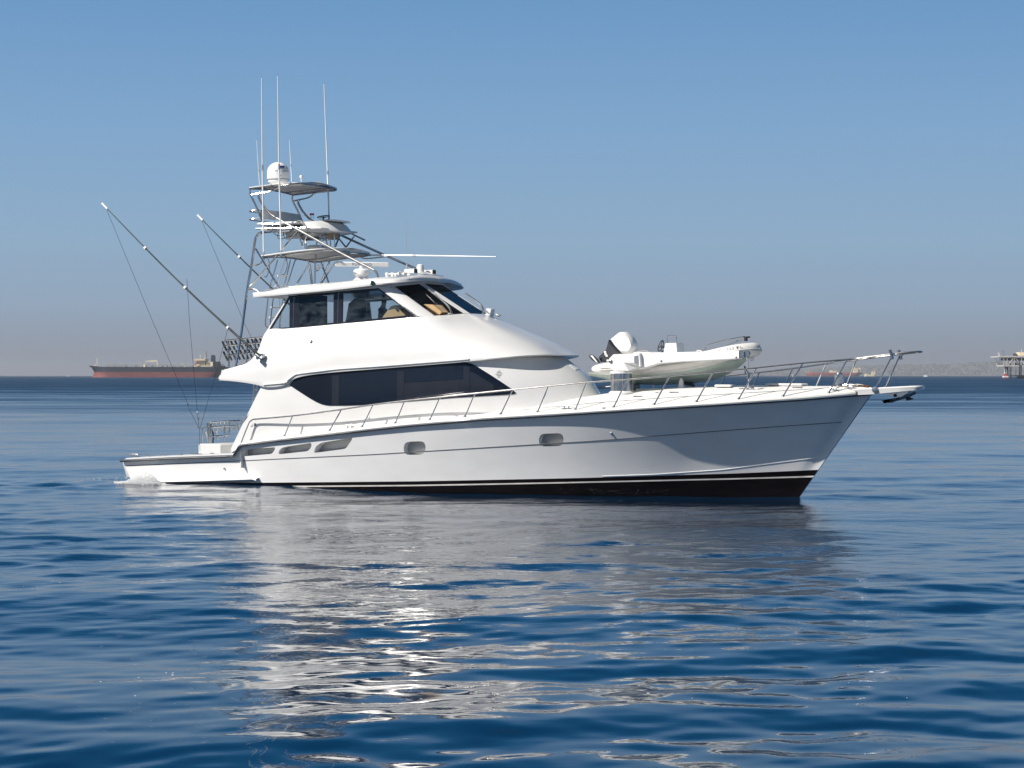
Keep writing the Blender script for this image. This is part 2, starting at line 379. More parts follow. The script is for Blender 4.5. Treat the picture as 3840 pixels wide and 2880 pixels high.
def cut(obj, mb):
    """carve a recess out of a mesh"""
    c = bpy.data.objects.new('cutter', mb.mesh('cutter', [M['hull_gelcoat']], smooth=False)); COL.objects.link(c); c.parent = obj.parent
    md = obj.modifiers.new('b', 'BOOLEAN'); md.operation = 'UNION'; md.solver = 'EXACT'; md.object = c
    dg = bpy.context.evaluated_depsgraph_get(); dg.update()
    me = bpy.data.meshes.new_from_object(obj.evaluated_get(dg)); obj.modifiers.remove(md); old = obj.data; obj.data = me; me.name = old.name
    bpy.data.objects.remove(c); me.set_sharp_from_angle(angle=R(30))
def hull_poly(pts, smooth=0):
    q = [solve(a, b, hy) for a, b in pts]
    return cat(q, smooth, True) if smooth else q
def rounded(pts, r, n=5):
    out = []
    for i, p in enumerate(pts):
        p = np.array(p, float); a = np.array(pts[i-1], float)-p; b = np.array(pts[(i+1) % len(pts)], float)-p
        rr = r[i] if hasattr(r, '__len__') else r
        la, lb = np.linalg.norm(a), np.linalg.norm(b); k = min(rr, la*.48, lb*.48)
        s, e = p+a/la*k, p+b/lb*k
        for j in range(n+1):
            t = j/n; out.append(tuple((1-t)**2*s+2*t*(1-t)*p+t*t*e))
    return out
port_px = [(1555, 1682, 41, 25), (2067, 1651, 46, 24)]
vent_px = [[(905, 1712), (903, 1692), (920, 1685), (1031, 1677), (1031, 1686), (1020, 1702)],
           [(1043, 1704), (1048, 1685), (1065, 1676), (1168, 1660), (1168, 1676), (1155, 1692)],
           [(1176, 1699), (1184, 1674), (1205, 1660), (1322, 1640), (1318, 1652), (1296, 1683)]]
ports3 = [hull_poly(rounded([(x-w, y-h-.0*w), (x+w, y-h-3), (x+w, y+h-3), (x-w, y+h)], 24)) for x, y, w, h in port_px]
vents3 = [hull_poly(rounded(v, 9, 4)) for v in vent_px]
for loop, dep in [(l, .24) for l in ports3]+[(l, .34) for l in vents3]:
    cut(hull, MB().prism([(x, y-.12, z) for x, y, z in loop], (0, .12+dep, .0)))
for l in ports3:
    c = np.mean(l, 0); MB().prism([tuple(c+(np.array(p)-c)*.99+np.array((0, .232, 0))) for p in l], (0, .02, 0)).build('porthole', 'grey_plastic', hull)  # grey back plate puts the shade of the recess into the colour
for i, l in enumerate(vents3):
    c = np.mean(l, 0); mb = MB(); mb.prism([tuple(c+(np.array(p)-c)*.985+np.array((0, .33, 0))) for p in l], (0, .02, 0)); 
    mb.build('air_vent', 'grey_plastic', hull)  # back plate coloured grey to imitate shade inside the vent
# rub rail, pinstripe, lower spray rail, exhaust flap and water outlets
def hull_strip(zf, x0, x1, r, name, m, n=90, dz=0., out=.0):
    pts = []
    for x in np.linspace(x0, x1, n):
        z = zf(x)+dz; pts.append((x, -hull_y(min(1, max(0, u_of(x, z))), z)-out, z))
    mb = MB(); mb.tube(pts, r, 6); pair(mb, name, m, hull)
xs_r = list(np.linspace(-.33, 4.2, 20))+list(np.linspace(4.22, 4.6, 12))+list(np.linspace(4.7, 24.1, 90))
rail_pts = [(x, -(bs(x)+.05), zs(x)+.0) for x in xs_r]
mb = MB(); mb.tube(rail_pts, .043, 8); pair(mb, 'rub_rail', 'strake_grey', hull); mb = MB(); mb.tube([(-.37, -2.55, .73), (-.42, -1.2, .74), (-.43, 0, .74), (-.42, 1.2, .74), (-.37, 2.55, .73)], .05)
mb.build('rub_rail', 'strake_grey', hull)
mb = MB(); mb.tube([(x, y-.048, z+.012) for x, y, z in rail_pts], .017, 6); pair(mb, 'rub_rail_steel_strip', 'steel', hull)
hull_strip(z_pin, -.15, 23.3, .013, 'pinstripe', 'strake_grey')
zc = hline([(2250, 1786), (2450, 1779), (2700, 1762), (3080, 1714)])
hull_strip(zc, 16.5, 22.6, .012, 'spray_rail', 'hull_gelcoat', 40)
flap = [(648, 1797), (975, 1785), (1000, 1783), (1010, 1788), (990, 1803), (968, 1814), (600, 1806), (560, 1800)]
mb = MB()
tp = [solve(a, b, hy) for a, b in [(480, 1806), (600, 1797), (760, 1793), (930, 1787), (955, 1786), (971, 1791)]]
bt = [solve(a, b, hy) for a, b in [(480, 1812), (600, 1810), (760, 1809), (900, 1809), (930, 1808), (950, 1806)]]
mb.grid([tp, [(x, y-.16, z-.03) for x, y, z in tp], [(x, y-.17, z-.09) for x, y, z in tp], [(x, y-.02, z-.01) for x, y, z in bt]])
pair(mb, 'chine_step', 'hull_gelcoat', hull)
for px_, py_ in [(842, 1757), (2292, 1624)]:
    p = solve(px_, py_, hy); MB().lathe([(.0, .035), (.03, .03), (.045, .0), (.045, -.02)], p, 10, axis=(0, -1, .1)).build('water_outlet', 'dull_steel', hull)

# decks
kc = curve([(4, .04), (10, .06), (13, .2), (15.5, .42), (17, .50), (19, .47), (21, .36), (23, .2), (24.1, .06)])
def deck_z(x, y): b = max(bs(x)-.1, .02); return zs(x)+.13+kc(x)*max(0, 1-(abs(y)/b)**2)
def build_deck():
    xs = list(np.linspace(4.55, 14, 40))+list(np.linspace(14.2, 24.12, 60)); T = []
    fr = [0, .07, .16, .28, .42, .56, .7, .85, 1]
    for x in xs:
        b, z = bs(x), zs(x); e = min(1, b/.5)
        r = [(x, -(b+.03*e), z-.02), (x, -(b+.035*e), z+.03), (x, -(b+.01*e), z+.09), (x, -(b-.06*e), z+.125)]
        r += [(x, -(b-.1*e)*(1-f), deck_z(x, (b-.1*e)*(1-f))) for f in fr]
        T.append(r)
    mb = MB(); mb.grid([[r[k] for r in T] for k in range(len(T[0]))]); mb.mirror()
    q = T[0]; mb.fan([(p[0], p[1], p[2]) for p in q]+[(4.55, 0, .6), (4.55, q[0][1], .6)])
    return mb.build('foredeck', 'deck_white', yacht)
deck = build_deck()
def build_cockpit():
    path = [(4.62, None), (4.52, None), (4.4, None), (4.3, None), (4.22, None), (4.0, None), (3, None), (2, None), (1, None), (.3, None)]
    out = [(x, -bs(x)) for x, _ in path]+[(-.05, -2.6), (-.26, -2.5), (-.36, -2.25), (-.39, -1.6), (-.41, -.8), (-.42, 0)]
    rows = [[], [], [], [], [], []]
    for i, (x, y) in enumerate(out):
        k = min(1, max(0, (i-9)/4)); z = zs(max(x, -.3)); ix, iy = x+.5*k, y+.48*(1-k)+.1*k if y < -.3 else y
        if i in (10, 11, 12): ix, iy = x+.5*k, -2.12
        ox = -.03*k; oy = -.03*(1-k)
        rows[0].append((x+ox, y+oy, z-.02)); rows[1].append((x+ox, y+oy, z+.04)); rows[2].append((x+.06*k, y+.06*(1-k), z+.085))
        rows[3].append((ix-.04*k, iy-.04*(1-k), z+.10)); rows[4].append((ix, iy, z+.07)); rows[5].append((ix, iy, min(z, 1)-.5))
    mb = MB(); mb.grid(rows); mb.mirror()
    sole = rows[5]; mb.grid([sole, [(x, -y, z) for x, y, z in sole]])
    return mb.build('cockpit', 'gelcoat', yacht)
cockpit = build_cockpit()
for px_, py_, l in [(505, 1716, .3), (557, 1718, .12), (617, 1714, .12), (677, 1712, .12), (735, 1710, .4), (795, 1705, .12)]:
    p = solve(px_, py_, lambda p: -(bs(p[0])-.25)); MB().box((p[0], p[1], zs(p[0])+.112), (l, .11, .02), bv=.008).build('rod_holder_plate', 'dull_steel', cockpit)

# ------------------------------------------------------------------ superstructure shells
E2p = [(817, 1422, -2.68), (862, 1425, -2.70), (915, 1431, -2.72), (960, 1439, -2.73), (1000, 1448, -2.74), (1064, 1441, -2.74), (1112, 1413, -2.74), (1211, 1396, -2.74),
       (1440, 1377, -2.74), (1594, 1365, -2.74), (1750, 1352, -2.68), (1862, 1342, -2.42), (1965, 1333, -1.92), (2050, 1329, -1.15), (2112, 1331, 0)]
E1p = [(826, 1404, -2.67), (868, 1400, -2.68), (930, 1385, -2.69), (985, 1371, -2.70), (1040, 1358, -2.70), (1085, 1350, -2.70), (1140, 1338, -2.70), (1240, 1320, -2.70),
       (1440, 1303, -2.69), (1590, 1294, -2.67), (1690, 1288, -2.55), (1785, 1283, -2.24), (1880, 1279, -1.72), (1962, 1276, -1.0), (2022, 1277, 0)]
E0p = [(832, 1388, -2.64), (880, 1376, -2.62), (931, 1358, -2.56), (966, 1317, -2.48), (1001, 1240, -2.37), (1070, 1233, -2.37), (1130, 1228, -2.37), (1230, 1219, -2.37),
       (1440, 1200, -2.37), (1562, 1189, -2.33), (1632, 1184, -2.02), (1690, 1180, -1.4), (1742, 1176, -.80), (1765, 1176, -.62), (1803, 1178, 0)]
def full(row): return row+[(x, -y, z) for x, y, z in row[-2::-1]]
def smooth_rows(rows, ku=6, kv=6):
    rows = [cat(full(r), ku) for r in rows]; n = len(rows[0])
    cols = [cat([r[j] for r in rows], kv) for j in range(n)]
    return [[c[i] for c in cols] for i in range(len(cols[0]))]
E2 = [P(*q) for q in E2p]; E1 = [P(*q) for q in E1p]; E0 = [P(*q) for q in E0p]
def inward(row, dy, dx, dz=0): return [(x-(dx if i > 9 else 0)*min(1, (i-9)/3), y*(1-dy), z+dz) for i, (x, y, z) in enumerate(row)]
E2b = [(x, y*.995, z-.035) for x, y, z in E2]
def build_flybridge():
    mb = MB(); body = smooth_rows([E2, E1, E0]); mb.grid(body)
    lip = [cat(full(r), 6) for r in (E2, E2b, inward(E2b, .06, .1), inward(E2b, .16, .45, .03))]; mb.grid(lip)
    inn = [cat(full(r), 6) for r in (E0, inward(E0, .03, .0), inward(E0, .05, .12, -.35))]; mb.grid(inn)
    # aft end of the coaming and the bridge deck with its overhang
    for sg in (1, -1):
        mb.add([(p[0], p[1]*sg, p[2]) for p in (E2[0], E1[0], E0[0])]+[(p[0]+.02, (p[1]+.14)*sg, p[2]) for p in (E0[0], E1[0], E2[0])], [(0, 1, 4, 5), (1, 2, 3, 4)])
        a = [(p[0], p[1]*sg, p[2]) for p in E0[:5]]; b = [(p[0]+.02, (p[1]+.14)*sg, p[2]) for p in E0[:5]]; c = [(q[0], q[1], 3.45) for q in b]; mb.grid([a, b, c])
    mb.box((7.2, 0, 3.45), (7.4, 5.1, .10), bv=.02)
    return mb.build('flybridge', 'gelcoat', yacht, ang=50)
flybridge = build_flybridge()
e2x = [p[0] for p in E2]; e2z = [p[2] for p in E2]
L0x = [5.16, 5.6, 6.1, 6.8, 7.6, 8.6, 9.7, 10.7, 11.6, 12.4, 13.05, 13.55, 13.88, 14.08, 14.14]
L0y = [-2.62, -2.64, -2.65, -2.65, -2.65, -2.65, -2.65, -2.65, -2.63, -2.54, -2.27, -1.82, -1.24, -.62, 0]
L1x = [3.86, 4.6, 5.3, 6.2, 7.2, 8.4, 9.6, 10.8, 12.0, 13.0, 13.9, 14.6, 15.15, 15.5, 15.62]
L1y = [-2.60, -2.60, -2.58, -2.56, -2.55, -2.55, -2.55, -2.54, -2.50, -2.40, -2.16, -1.76, -1.22, -.62, 0]
L0 = [(x, y, float(np.interp(x, e2x, e2z))+.01) for x, y in zip(L0x, L0y)]
L1 = [(x, y, (1.0 if x < 4.4 else deck_z(x, y)-.06)) for x, y in zip(L1x, L1y)]
Lm = [((a[0]+b[0])/2+(.0 if i < 9 else .16*min(1, (i-8)/4)), min(a[1], b[1])*1.005 if i < 9 else (a[1]+b[1])/2*1.03, (a[2]+b[2])/2+(0 if i < 9 else .06)) for i, (a, b) in enumerate(zip(L0, L1))]
def build_house():
    mb = MB(); mb.grid(smooth_rows([L1, Lm, L0]))
    col = [L1[0], Lm[0], L0[0]]; inn = [(x+.02, y+.16, z) for x, y, z in col]; fw = [(x+1.3, y+.16, z) for x, y, z in col]
    for sg in (1, -1):
        mb.grid([[(x, y*sg, z) for x, y, z in r] for r in (col, inn, fw)])
    mb.box((5.6, 0, 2.0), (.12, 4.9, 2.7))
    return mb.build('deckhouse', 'gelcoat', yacht, ang=50)
house = build_house()
MB().prism([(5.53, .2, .7), (5.53, 1.2, .7), (5.53, 1.2, 2.7), (5.53, .2, 2.7)], (-.03, 0, 0)).build('saloon_door', 'salon_glass', house)
def bvh(o): return BVHTree.FromPolygons([v.co for v in o.data.vertices], [tuple(p.vertices) for p in o.data.polygons])
BH, BF, BK = bvh(house), bvh(flybridge), bvh(deck)
def hit(tree, px, py, off=.004):
    X = (px-1920)/FPX; Z = (HZ-py)/FPX; d = Vector((X*cT-sT, X*sT+cT, Z)).normalized(); o = Vector((CBX, CBY, CAMZ))
    h, n, i, l = tree.ray_cast(o, d)
    if h is None: return None
    if n.dot(d) > 0: n = -n
    return tuple(h+n*off)
def skin_patch(tree, top, bot, n=40, k=6, off=.005, m=0, mb=None):
    """sheet lying on a shell between an upper and a lower outline"""
    mb = mb or MB(); x0, x1 = max(top[0][0], bot[0][0]), min(top[-1][0], bot[-1][0]); rows = []
    for x in np.linspace(x0, x1, n):
        yt = np.interp(x, [p[0] for p in top], [p[1] for p in top]); yb = np.interp(x, [p[0] for p in bot], [p[1] for p in bot])
        rows.append([hit(tree, x, yt+(yb-yt)*j/k, off) or P(x, yt+(yb-yt)*j/k, -2.66-off) for j in range(k+1)])
    ok = [r for r in rows if all(q is not None for q in r)]
    return mb.grid(ok, m)
wt = [(1087, 1444), (1094, 1433), (1117, 1414), (1153, 1402), (1211, 1395), (1276, 1389), (1442, 1377), (1560, 1370), (1690, 1362), (1727, 1358), (1745, 1358), (1768, 1363), (1785, 1372), (1850, 1413), (1905, 1449), (1928, 1466), (1935, 1473)]
wb = [(1087, 1444.5), (1110, 1460), (1163, 1494), (1190, 1509), (1214, 1518), (1235, 1521), (1300, 1521), (1380, 1517), (1521, 1506), (1705, 1491), (1897, 1480), (1930, 1478), (1935, 1475)]
swin, swin_p = pair(skin_patch(BH, wt, wb, 70, 8, .018), 'saloon_window', 'salon_glass', house)
def cutrow(x0, x1, f): 
    return [(x, f(x)) for x in np.linspace(x0, x1, 6)]
ft = lambda x: np.interp(x, [p[0] for p in wt], [p[1] for p in wt]); fb = lambda x: np.interp(x, [p[0] for p in wb], [p[1] for p in wb])
for x0, x1, a, b in [(1246, 1273, 18, 3), (1489, 1516, 18, 3), (1518, 1738, 64, 3), (1738, 1762, 14, 3), (1764, 1850, 30, 3)]:
    skin_patch(BH, [(x, max(ft(x)+a, ft(x)+6)) for x in np.linspace(x0, x1, 6)], [(x, fb(x)-b) for x in np.linspace(x0, x1, 6)], 8, 4, .023).build('window_mullion', 'salon_mullion', swin)
for x0, x1, a, b in [(1278, 1487, 16, 8)]:
    mb = MB()
    n = 16
    for i in range(n):
        skin_patch(BH, [(x, ft(x)+a+(fb(x)-b-ft(x)-a)*(i/n)) for x in np.linspace(x0, x1, 5)], [(x, ft(x)+a+(fb(x)-b-ft(x)-a)*((i+.62)/n)) for x in np.linspace(x0, x1, 5)], 5, 1, .022, mb=mb)
    mb.build('blind', 'blind', swin)
mb = MB()
for i in range(9):
    skin_patch(BH, [(x, ft(x)+14+48*(i/9)) for x in np.linspace(1520, 1736, 5)], [(x, ft(x)+14+48*((i+.62)/9)) for x in np.linspace(1520, 1736, 5)], 5, 1, .022, mb=mb)
mb.build('blind', 'blind', swin)
trim = [c9(245, 1500), c9(465, 1478), c9(500, 1450), c9(560, 1405), c9(620, 1385), c9(860, 1355), c9(1040, 1335), c9(1470, 1305), c9(1920, 1270), c9(2212, 1248), (1759, 1347)]
mb = MB(); tp = [q for q in cat([(a, b, 0) for a, b in trim], 5)]; tp = [hit(BF, q[0], q[1], .02) for q in tp]; tp = [q for q in tp if q]
mb.tube(tp, .028, 6)
for i in range(4, len(tp), 9): mb.tube([tp[i], (tp[i][0], tp[i][1]+.05, tp[i][2]-.02)], .02, 6)
pair(mb, 'rain_gutter', 'white_plastic', flybridge)
mb = MB()
for dy_, w in [(-11, 9), (-5.5, 17), (0, 26), (5.5, 17), (11, 9)]:
    x, y = 1871, 1403+dy_
    mb.tube([hit(BH, x-w/2, y+.5, .004), hit(BH, x+w/2, y-.5, .004)], .007, 5)
pair(mb, 'vent_grille', 'letter_black', house)
mb = MB()
for dy_ in (-4, 0, 4): mb.tube([hit(BH, 952, 1593+dy_, .004), hit(BH, 961, 1592+dy_, .004)], .011, 5)
pair(mb, 'vent_slot', 'dull_steel', house)
for a, b in [(942, 1593), (1382, 1564)]:
    h_ = hit(BH, a, b, 0); MB().lathe([(.0, .03), (.04, .025), (.055, .0)], h_, 12, axis=(0, -1, 0)).build('courtesy_light', 'white_plastic', house)
h_ = hit(BF, 1167, 1282, 0); MB().lathe([(.0, .05), (.03, .045), (.05, .01), (.06, 0)], h_, 10, axis=(0, -1, .15)).build('fuel_fitting', 'dull_steel', flybridge)
h_ = hit(BH, 2155, 1385, 0)
if h_: MB().puff([hit(BH, *q, .0) for q in [(2135, 1370), (2142, 1368), (2174, 1385), (2176, 1388), (2160, 1389)]], (0, -.05, .03), .2).build('deck_light', 'white_plastic', house)

# enclosed bridge: frames, panes, pillars, roof, interior
def PS(px, py, out=0.):
    y = -2.36
    for _ in range(40): p = P(px, py, y); y = -2.36+.126*(p[2]-4.95)-out
    return P(px, py, y)
pilot = empty('pilothouse'); pilot.parent = yacht
def panel(pts, th, name, m, parent, f=PS, mir=True, inn=0.):
    q = [f(a, b) for a, b in pts]; mb = MB(); mb.prism([(x, y+inn, z) for x, y, z in q], (0, th, 0))
    if mir: mb.mirror()
    return mb.build(name, m, parent, smooth=False)
mb = MB()
def bar(pts, inn=0., th=.05): mb.prism([(x, y+inn, z) for x, y, z in [PS(a, b) for a, b in pts]], (0, th, 0))
bar([(1085, 1110), (1421, 1080), (1421, 1089), (1122, 1116), (1086, 1118)])
bar([(1008, 1236), (1018, 1231), (1085, 1227), (1120, 1221.5), (1250, 1210), (1283, 1208), (1547, 1180), (1564, 1184), (1561, 1189), (1300, 1212), (1120, 1228)])
bar([(1008, 1236), (1085, 1110), (1086, 1118), (1018, 1231)]); bar([(1421, 1080), (1564, 1184), (1547, 1180), (1421, 1089)])
bar([(1086, 1118), (1122, 1116), (1120, 1221.5), (1085, 1227)], .002); bar([(1251, 1104.5), (1285, 1101.5), (1283, 1208), (1250, 1210)], .002)
sframe, sframe_p = pair(mb, 'side_window_frame', 'black_frame', pilot, smooth=False)
for pts in ([(1018, 1231), (1086, 1118), (1085, 1227)], [(1122, 1116), (1251, 1104.5), (1250, 1210), (1120, 1221.5)], [(1285, 1101.5), (1421, 1089), (1547, 1180), (1283, 1208)]):
    for sg in (1, -1):
        q = [PS(a, b) for a, b in pts]; MB().prism([(x, (y+.02)*sg, z) for x, y, z in q], (0, .008*sg, 0)).build('side_pane', 'clear_glass', sframe if sg == 1 else sframe_p, smooth=False)
mb = MB()
for a, b in [((1103, 1113), (1099, 1226)), ((1269, 1098), (1266, 1212))]: MB().tube([PS(*a, .004), PS(*b, .004)], .008, 5).build('frame_seam', 'dull_steel', sframe)
# white pillars
mb = MB()
A = lambda *q: P(*q)
mb.prism([PS(999, 1241), PS(1081, 1109), PS(1085, 1110), PS(1008, 1237)], (0, .09, 0)); pair(mb, 'window_pillar', 'gelcoat', pilot); mb = MB()
lo = [PS(1561, 1190), PS(1563, 1185), A(1580, 1187, -2.27), A(1603, 1186, -2.16), A(1622, 1185, -2.05), A(1630, 1184, -1.98)]
hi = [PS(1419, 1079), PS(1422, 1079), A(1438, 1077, -2.17), A(1457, 1075, -2.07), A(1472, 1074, -1.97), A(1479, 1074, -1.90)]
def ruled(lo, hi, dx, dy, n=6, bulge=.03):
    rows = []
    for i in range(n+1):
        t = i/n; rows.append([tuple(np.array(a)*(1-t)+np.array(b)*t+np.array((0, -bulge*math.sin(math.pi*t)*0, 0))) for a, b in zip(lo, hi)])
    inn = [[(x-dx, y+dy, z) for x, y, z in r] for r in rows]
    mb.grid(rows); mb.grid(inn); mb.grid([[r[0] for r in rows], [r[0] for r in inn]]); mb.grid([[r[-1] for r in rows], [r[-1] for r in inn]])
ruled(lo, hi, .04, .10); pair(mb, 'window_pillar', 'gelcoat', pilot); mb = MB()
lo2 = [A(1741, 1175, -.80), A(1751, 1175, -.71), A(1762, 1175, -.62)]; hi2 = [A(1574, 1064, -.80), A(1582, 1063, -.71), A(1591, 1063, -.62)]
ruled(lo2, hi2, .10, 0)
pair(mb, 'window_pillar', 'gelcoat', pilot)
# windscreen panes with a dark surround
def wpane(lo, hi, name='windscreen_pane'):
    q = [lo[0], lo[1], hi[1], hi[0]]; m_ = MB(); c = np.mean(np.array(q), 0); fr = MB()
    ins = [tuple(np.array(p)+(c-np.array(p))*.06) for p in q]
    off = lambda L, d: [(x-d, y, z) for x, y, z in L]
    for i in range(4):
        j = (i+1) % 4; fr.prism([off(q, .02)[i], off(q, .02)[j], off(ins, .02)[j], off(ins, .02)[i]], (-.03, 0, 0))
    f_ = fr.build('windscreen_frame', 'black_frame', pilot, smooth=False)
    m_.prism(off(ins, .03), (-.008, 0, 0)).build(name, 'wind_glass', f_, smooth=False); return f_
pl, ph = [A(1631, 1183, -1.98), A(1741, 1175, -.80)], [A(1480, 1074, -1.90), A(1574, 1065, -.80)]
wpane(pl, ph)
cl = [A(1762, 1175, -.62)]; ch = [A(1591, 1063, -.62)]
mirp = lambda q: (q[0], -q[1], q[2])
wpane([cl[0], mirp(cl[0])], [ch[0], mirp(ch[0])])
wpane([mirp(pl[1]), mirp(pl[0])], [mirp(ph[1]), mirp(ph[0])])
# header band over the windows and the roof
T = [PS(1081, 1109), PS(1250, 1095), PS(1421, 1079.5), hi[3], hi[5], A(1574, 1064, -.80), A(1591, 1063, -.62)]; T.append((T[-1][0]+.03, 0, T[-1][2]))
hd = MB(); top = [(x, y*.985, z+.30) for x, y, z in T]; hd.grid([full(T), full(top)]); inn = [(x-.06, y*.96, z) for x, y, z in T]; hd.grid([full(T), full(inn)]); hd.grid([full(inn), full([(x, y, z+.3) for x, y, z in inn])])
hd.build('window_header', 'gelcoat', pilot)
rz = lin([(4.7, 6.02), (6, 6.10), (8, 6.28), (9, 6.36), (10, 6.40), (11, 6.36)])
Rp = [P(949, 1115, -2.46), P(1083, 1104, -2.5), P(1262, 1087, -2.5), P(1395, 1071, -2.47), P(1470, 1064, -2.32), P(1515, 1060, -1.97), P(1555, 1056, -1.47), P(1592, 1055, -.94), P(1626, 1057, -.44), P(1656, 1061, 0)]
def build_roof():
    mb = MB(); c = np.array((7.6, 0)); rows = []
    aft = [(Rp[0][0]-.10, -1.2, Rp[0][2]+.03), (Rp[0][0]-.12, 0, Rp[0][2]+.04)]
    loop0 = cat(Rp, 5); 
    def ring(inx, iny, dz): return [(x-(inx if x > 9.5 else -inx*.6 if x < 5.2 else 0)*1.0, y*(1-iny), z+dz) for x, y, z in loop0]
    f0 = [(x-(.12 if x > 9.6 else 0), y*.94, z+.01) for x, y, z in loop0]
    hs = lambda x: 1-.62*min(1, max(0, (x-9.0)/1.1))
    sec = [f0, loop0, [(x+.012, y*1.006, z+.05*hs(x)) for x, y, z in loop0], [(x-.02, y*.995, z+.15*hs(x)) for x, y, z in loop0]]
    def top(f, dz):
        out = []
        for i, (x, y, z) in enumerate(loop0):
            fr_ = max(0, (x-9.3)/1.6); cx = x-(1-f)*1.1*min(1, fr_) ; ca = (1-f)*.9*max(0, (5.8-x)/1.1) if x < 5.8 else 0
            out.append((cx+ca, y*f, z+dz*(1-.55*max(0, (5.6-x)/.9) if x < 5.6 else hs(x)+(1-hs(x))*(1-f)**.6)))
        return out
    sec += [top(.96, .21), top(.88, .265), top(.7, .31), top(.4, .345), top(.0, .36)]
    mb.grid(sec); mb.mirror()
    for i in range(len(sec)-1):
        pass
    a = [s[0] for s in sec]; loop = a+[(x, -y, z) for x, y, z in a[::-1]]; mb.fan(loop)
    under = [f0, [(x, y*.5, z+.03) for x, y, z in f0], [(x, 0, z+.04) for x, y, z in f0]]; m2 = MB(); m2.grid(under); m2.mirror(); mb.add(m2.v, m2.f)
    return mb.build('hardtop_roof', 'gelcoat', pilot, ang=45)
roof = build_roof(); BR = bvh(roof)
mb = MB(); zc_ = 6.12
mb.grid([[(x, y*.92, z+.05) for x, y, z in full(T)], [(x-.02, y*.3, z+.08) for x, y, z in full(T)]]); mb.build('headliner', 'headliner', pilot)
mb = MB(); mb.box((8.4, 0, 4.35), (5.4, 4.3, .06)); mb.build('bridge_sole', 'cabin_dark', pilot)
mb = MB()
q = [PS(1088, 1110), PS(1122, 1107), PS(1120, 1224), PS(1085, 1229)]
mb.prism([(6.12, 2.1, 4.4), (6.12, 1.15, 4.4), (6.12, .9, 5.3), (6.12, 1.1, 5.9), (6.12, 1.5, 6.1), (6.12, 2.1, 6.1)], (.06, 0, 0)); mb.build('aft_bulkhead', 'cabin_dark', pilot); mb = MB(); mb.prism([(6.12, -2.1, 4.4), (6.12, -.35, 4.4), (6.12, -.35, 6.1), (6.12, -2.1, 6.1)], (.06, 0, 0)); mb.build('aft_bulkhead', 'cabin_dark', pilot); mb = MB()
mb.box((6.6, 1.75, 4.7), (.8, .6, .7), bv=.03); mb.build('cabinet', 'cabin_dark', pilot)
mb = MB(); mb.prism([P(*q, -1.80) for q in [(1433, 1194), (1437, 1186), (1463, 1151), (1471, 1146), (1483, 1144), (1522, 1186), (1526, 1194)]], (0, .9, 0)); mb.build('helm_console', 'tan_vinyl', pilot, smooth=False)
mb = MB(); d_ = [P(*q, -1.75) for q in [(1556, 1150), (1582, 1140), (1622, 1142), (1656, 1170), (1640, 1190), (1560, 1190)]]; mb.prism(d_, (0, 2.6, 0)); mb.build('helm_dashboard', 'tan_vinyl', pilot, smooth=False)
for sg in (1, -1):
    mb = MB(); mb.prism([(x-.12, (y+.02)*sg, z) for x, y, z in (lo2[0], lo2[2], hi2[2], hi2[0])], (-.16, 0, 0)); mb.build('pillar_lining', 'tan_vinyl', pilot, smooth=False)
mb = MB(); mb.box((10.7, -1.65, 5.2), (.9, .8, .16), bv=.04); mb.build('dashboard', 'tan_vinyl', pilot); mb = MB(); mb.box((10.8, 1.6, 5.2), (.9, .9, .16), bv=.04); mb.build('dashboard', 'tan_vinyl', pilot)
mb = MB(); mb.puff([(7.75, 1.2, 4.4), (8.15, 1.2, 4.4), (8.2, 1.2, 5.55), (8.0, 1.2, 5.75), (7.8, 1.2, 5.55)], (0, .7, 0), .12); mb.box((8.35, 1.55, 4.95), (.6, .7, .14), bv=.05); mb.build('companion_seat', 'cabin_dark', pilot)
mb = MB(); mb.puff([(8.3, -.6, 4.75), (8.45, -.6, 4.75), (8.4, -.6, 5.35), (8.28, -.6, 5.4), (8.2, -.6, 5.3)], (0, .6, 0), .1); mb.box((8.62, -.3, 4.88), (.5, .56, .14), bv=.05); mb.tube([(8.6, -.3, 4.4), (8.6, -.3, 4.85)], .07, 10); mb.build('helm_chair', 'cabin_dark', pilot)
# wipers, loud hailer, navigation light
for (a, b, y0), (c, d, y1), (e, f, y2) in [((1693, 1183, -1.25), (1668, 1149, -1.2), (1598, 1088, -.95)), ((1811, 1175, -.05), (1793, 1147, -.05), (1738, 1105, .2))]:
    mb = MB(); p0, p1, p2 = A(a, b, y0), A(c, d, y1), A(e, f, y2); off = lambda p, k: (p[0]+k, p[1], p[2]+k*.5)
    mb.tube([off(p0, .02), off(p1, .07), off(p2, .05)], .016, 6, sm=4); mb.tube([off(p0, .06), off(p1, .10), off(p2, .09)], .010, 5, sm=4); mb.lathe([(.05, -.03), (.05, .03), (.03, .05)], off(p0, .02), 8)
    mb.build('windscreen_wiper', 'dull_steel', pilot)
mb = MB(); h0 = A(1772, 1172, .35); mb.puff([A(1818, 1160, .3), A(1824, 1155, .3), A(1842, 1159, .3), A(1838, 1186, .3), A(1826, 1184, .3)], (0, .28, 0), .12); mb.tube([A(1824, 1178, .42), A(1822, 1190, .42)], .05, 8); mb.build('loud_hailer', 'white_plastic', flybridge)
mb = MB(); mb.tube([A(1860, 1178, .8), A(1872, 1185, .8)], .035, 8); mb.tube([A(1865, 1184, .8), A(1880, 1183, .8)], .012, 6); mb.build('bow_light_bracket', 'dull_steel', flybridge)
h_ = P(1397, 1062, -2.5); MB().lathe([(.0, .07), (.05, .07), (.055, .0), (.06, -.06), (.0, -.07)], (h_[0], h_[1]-.02, h_[2]), 10).build('navigation_light', 'green_lens', roof)

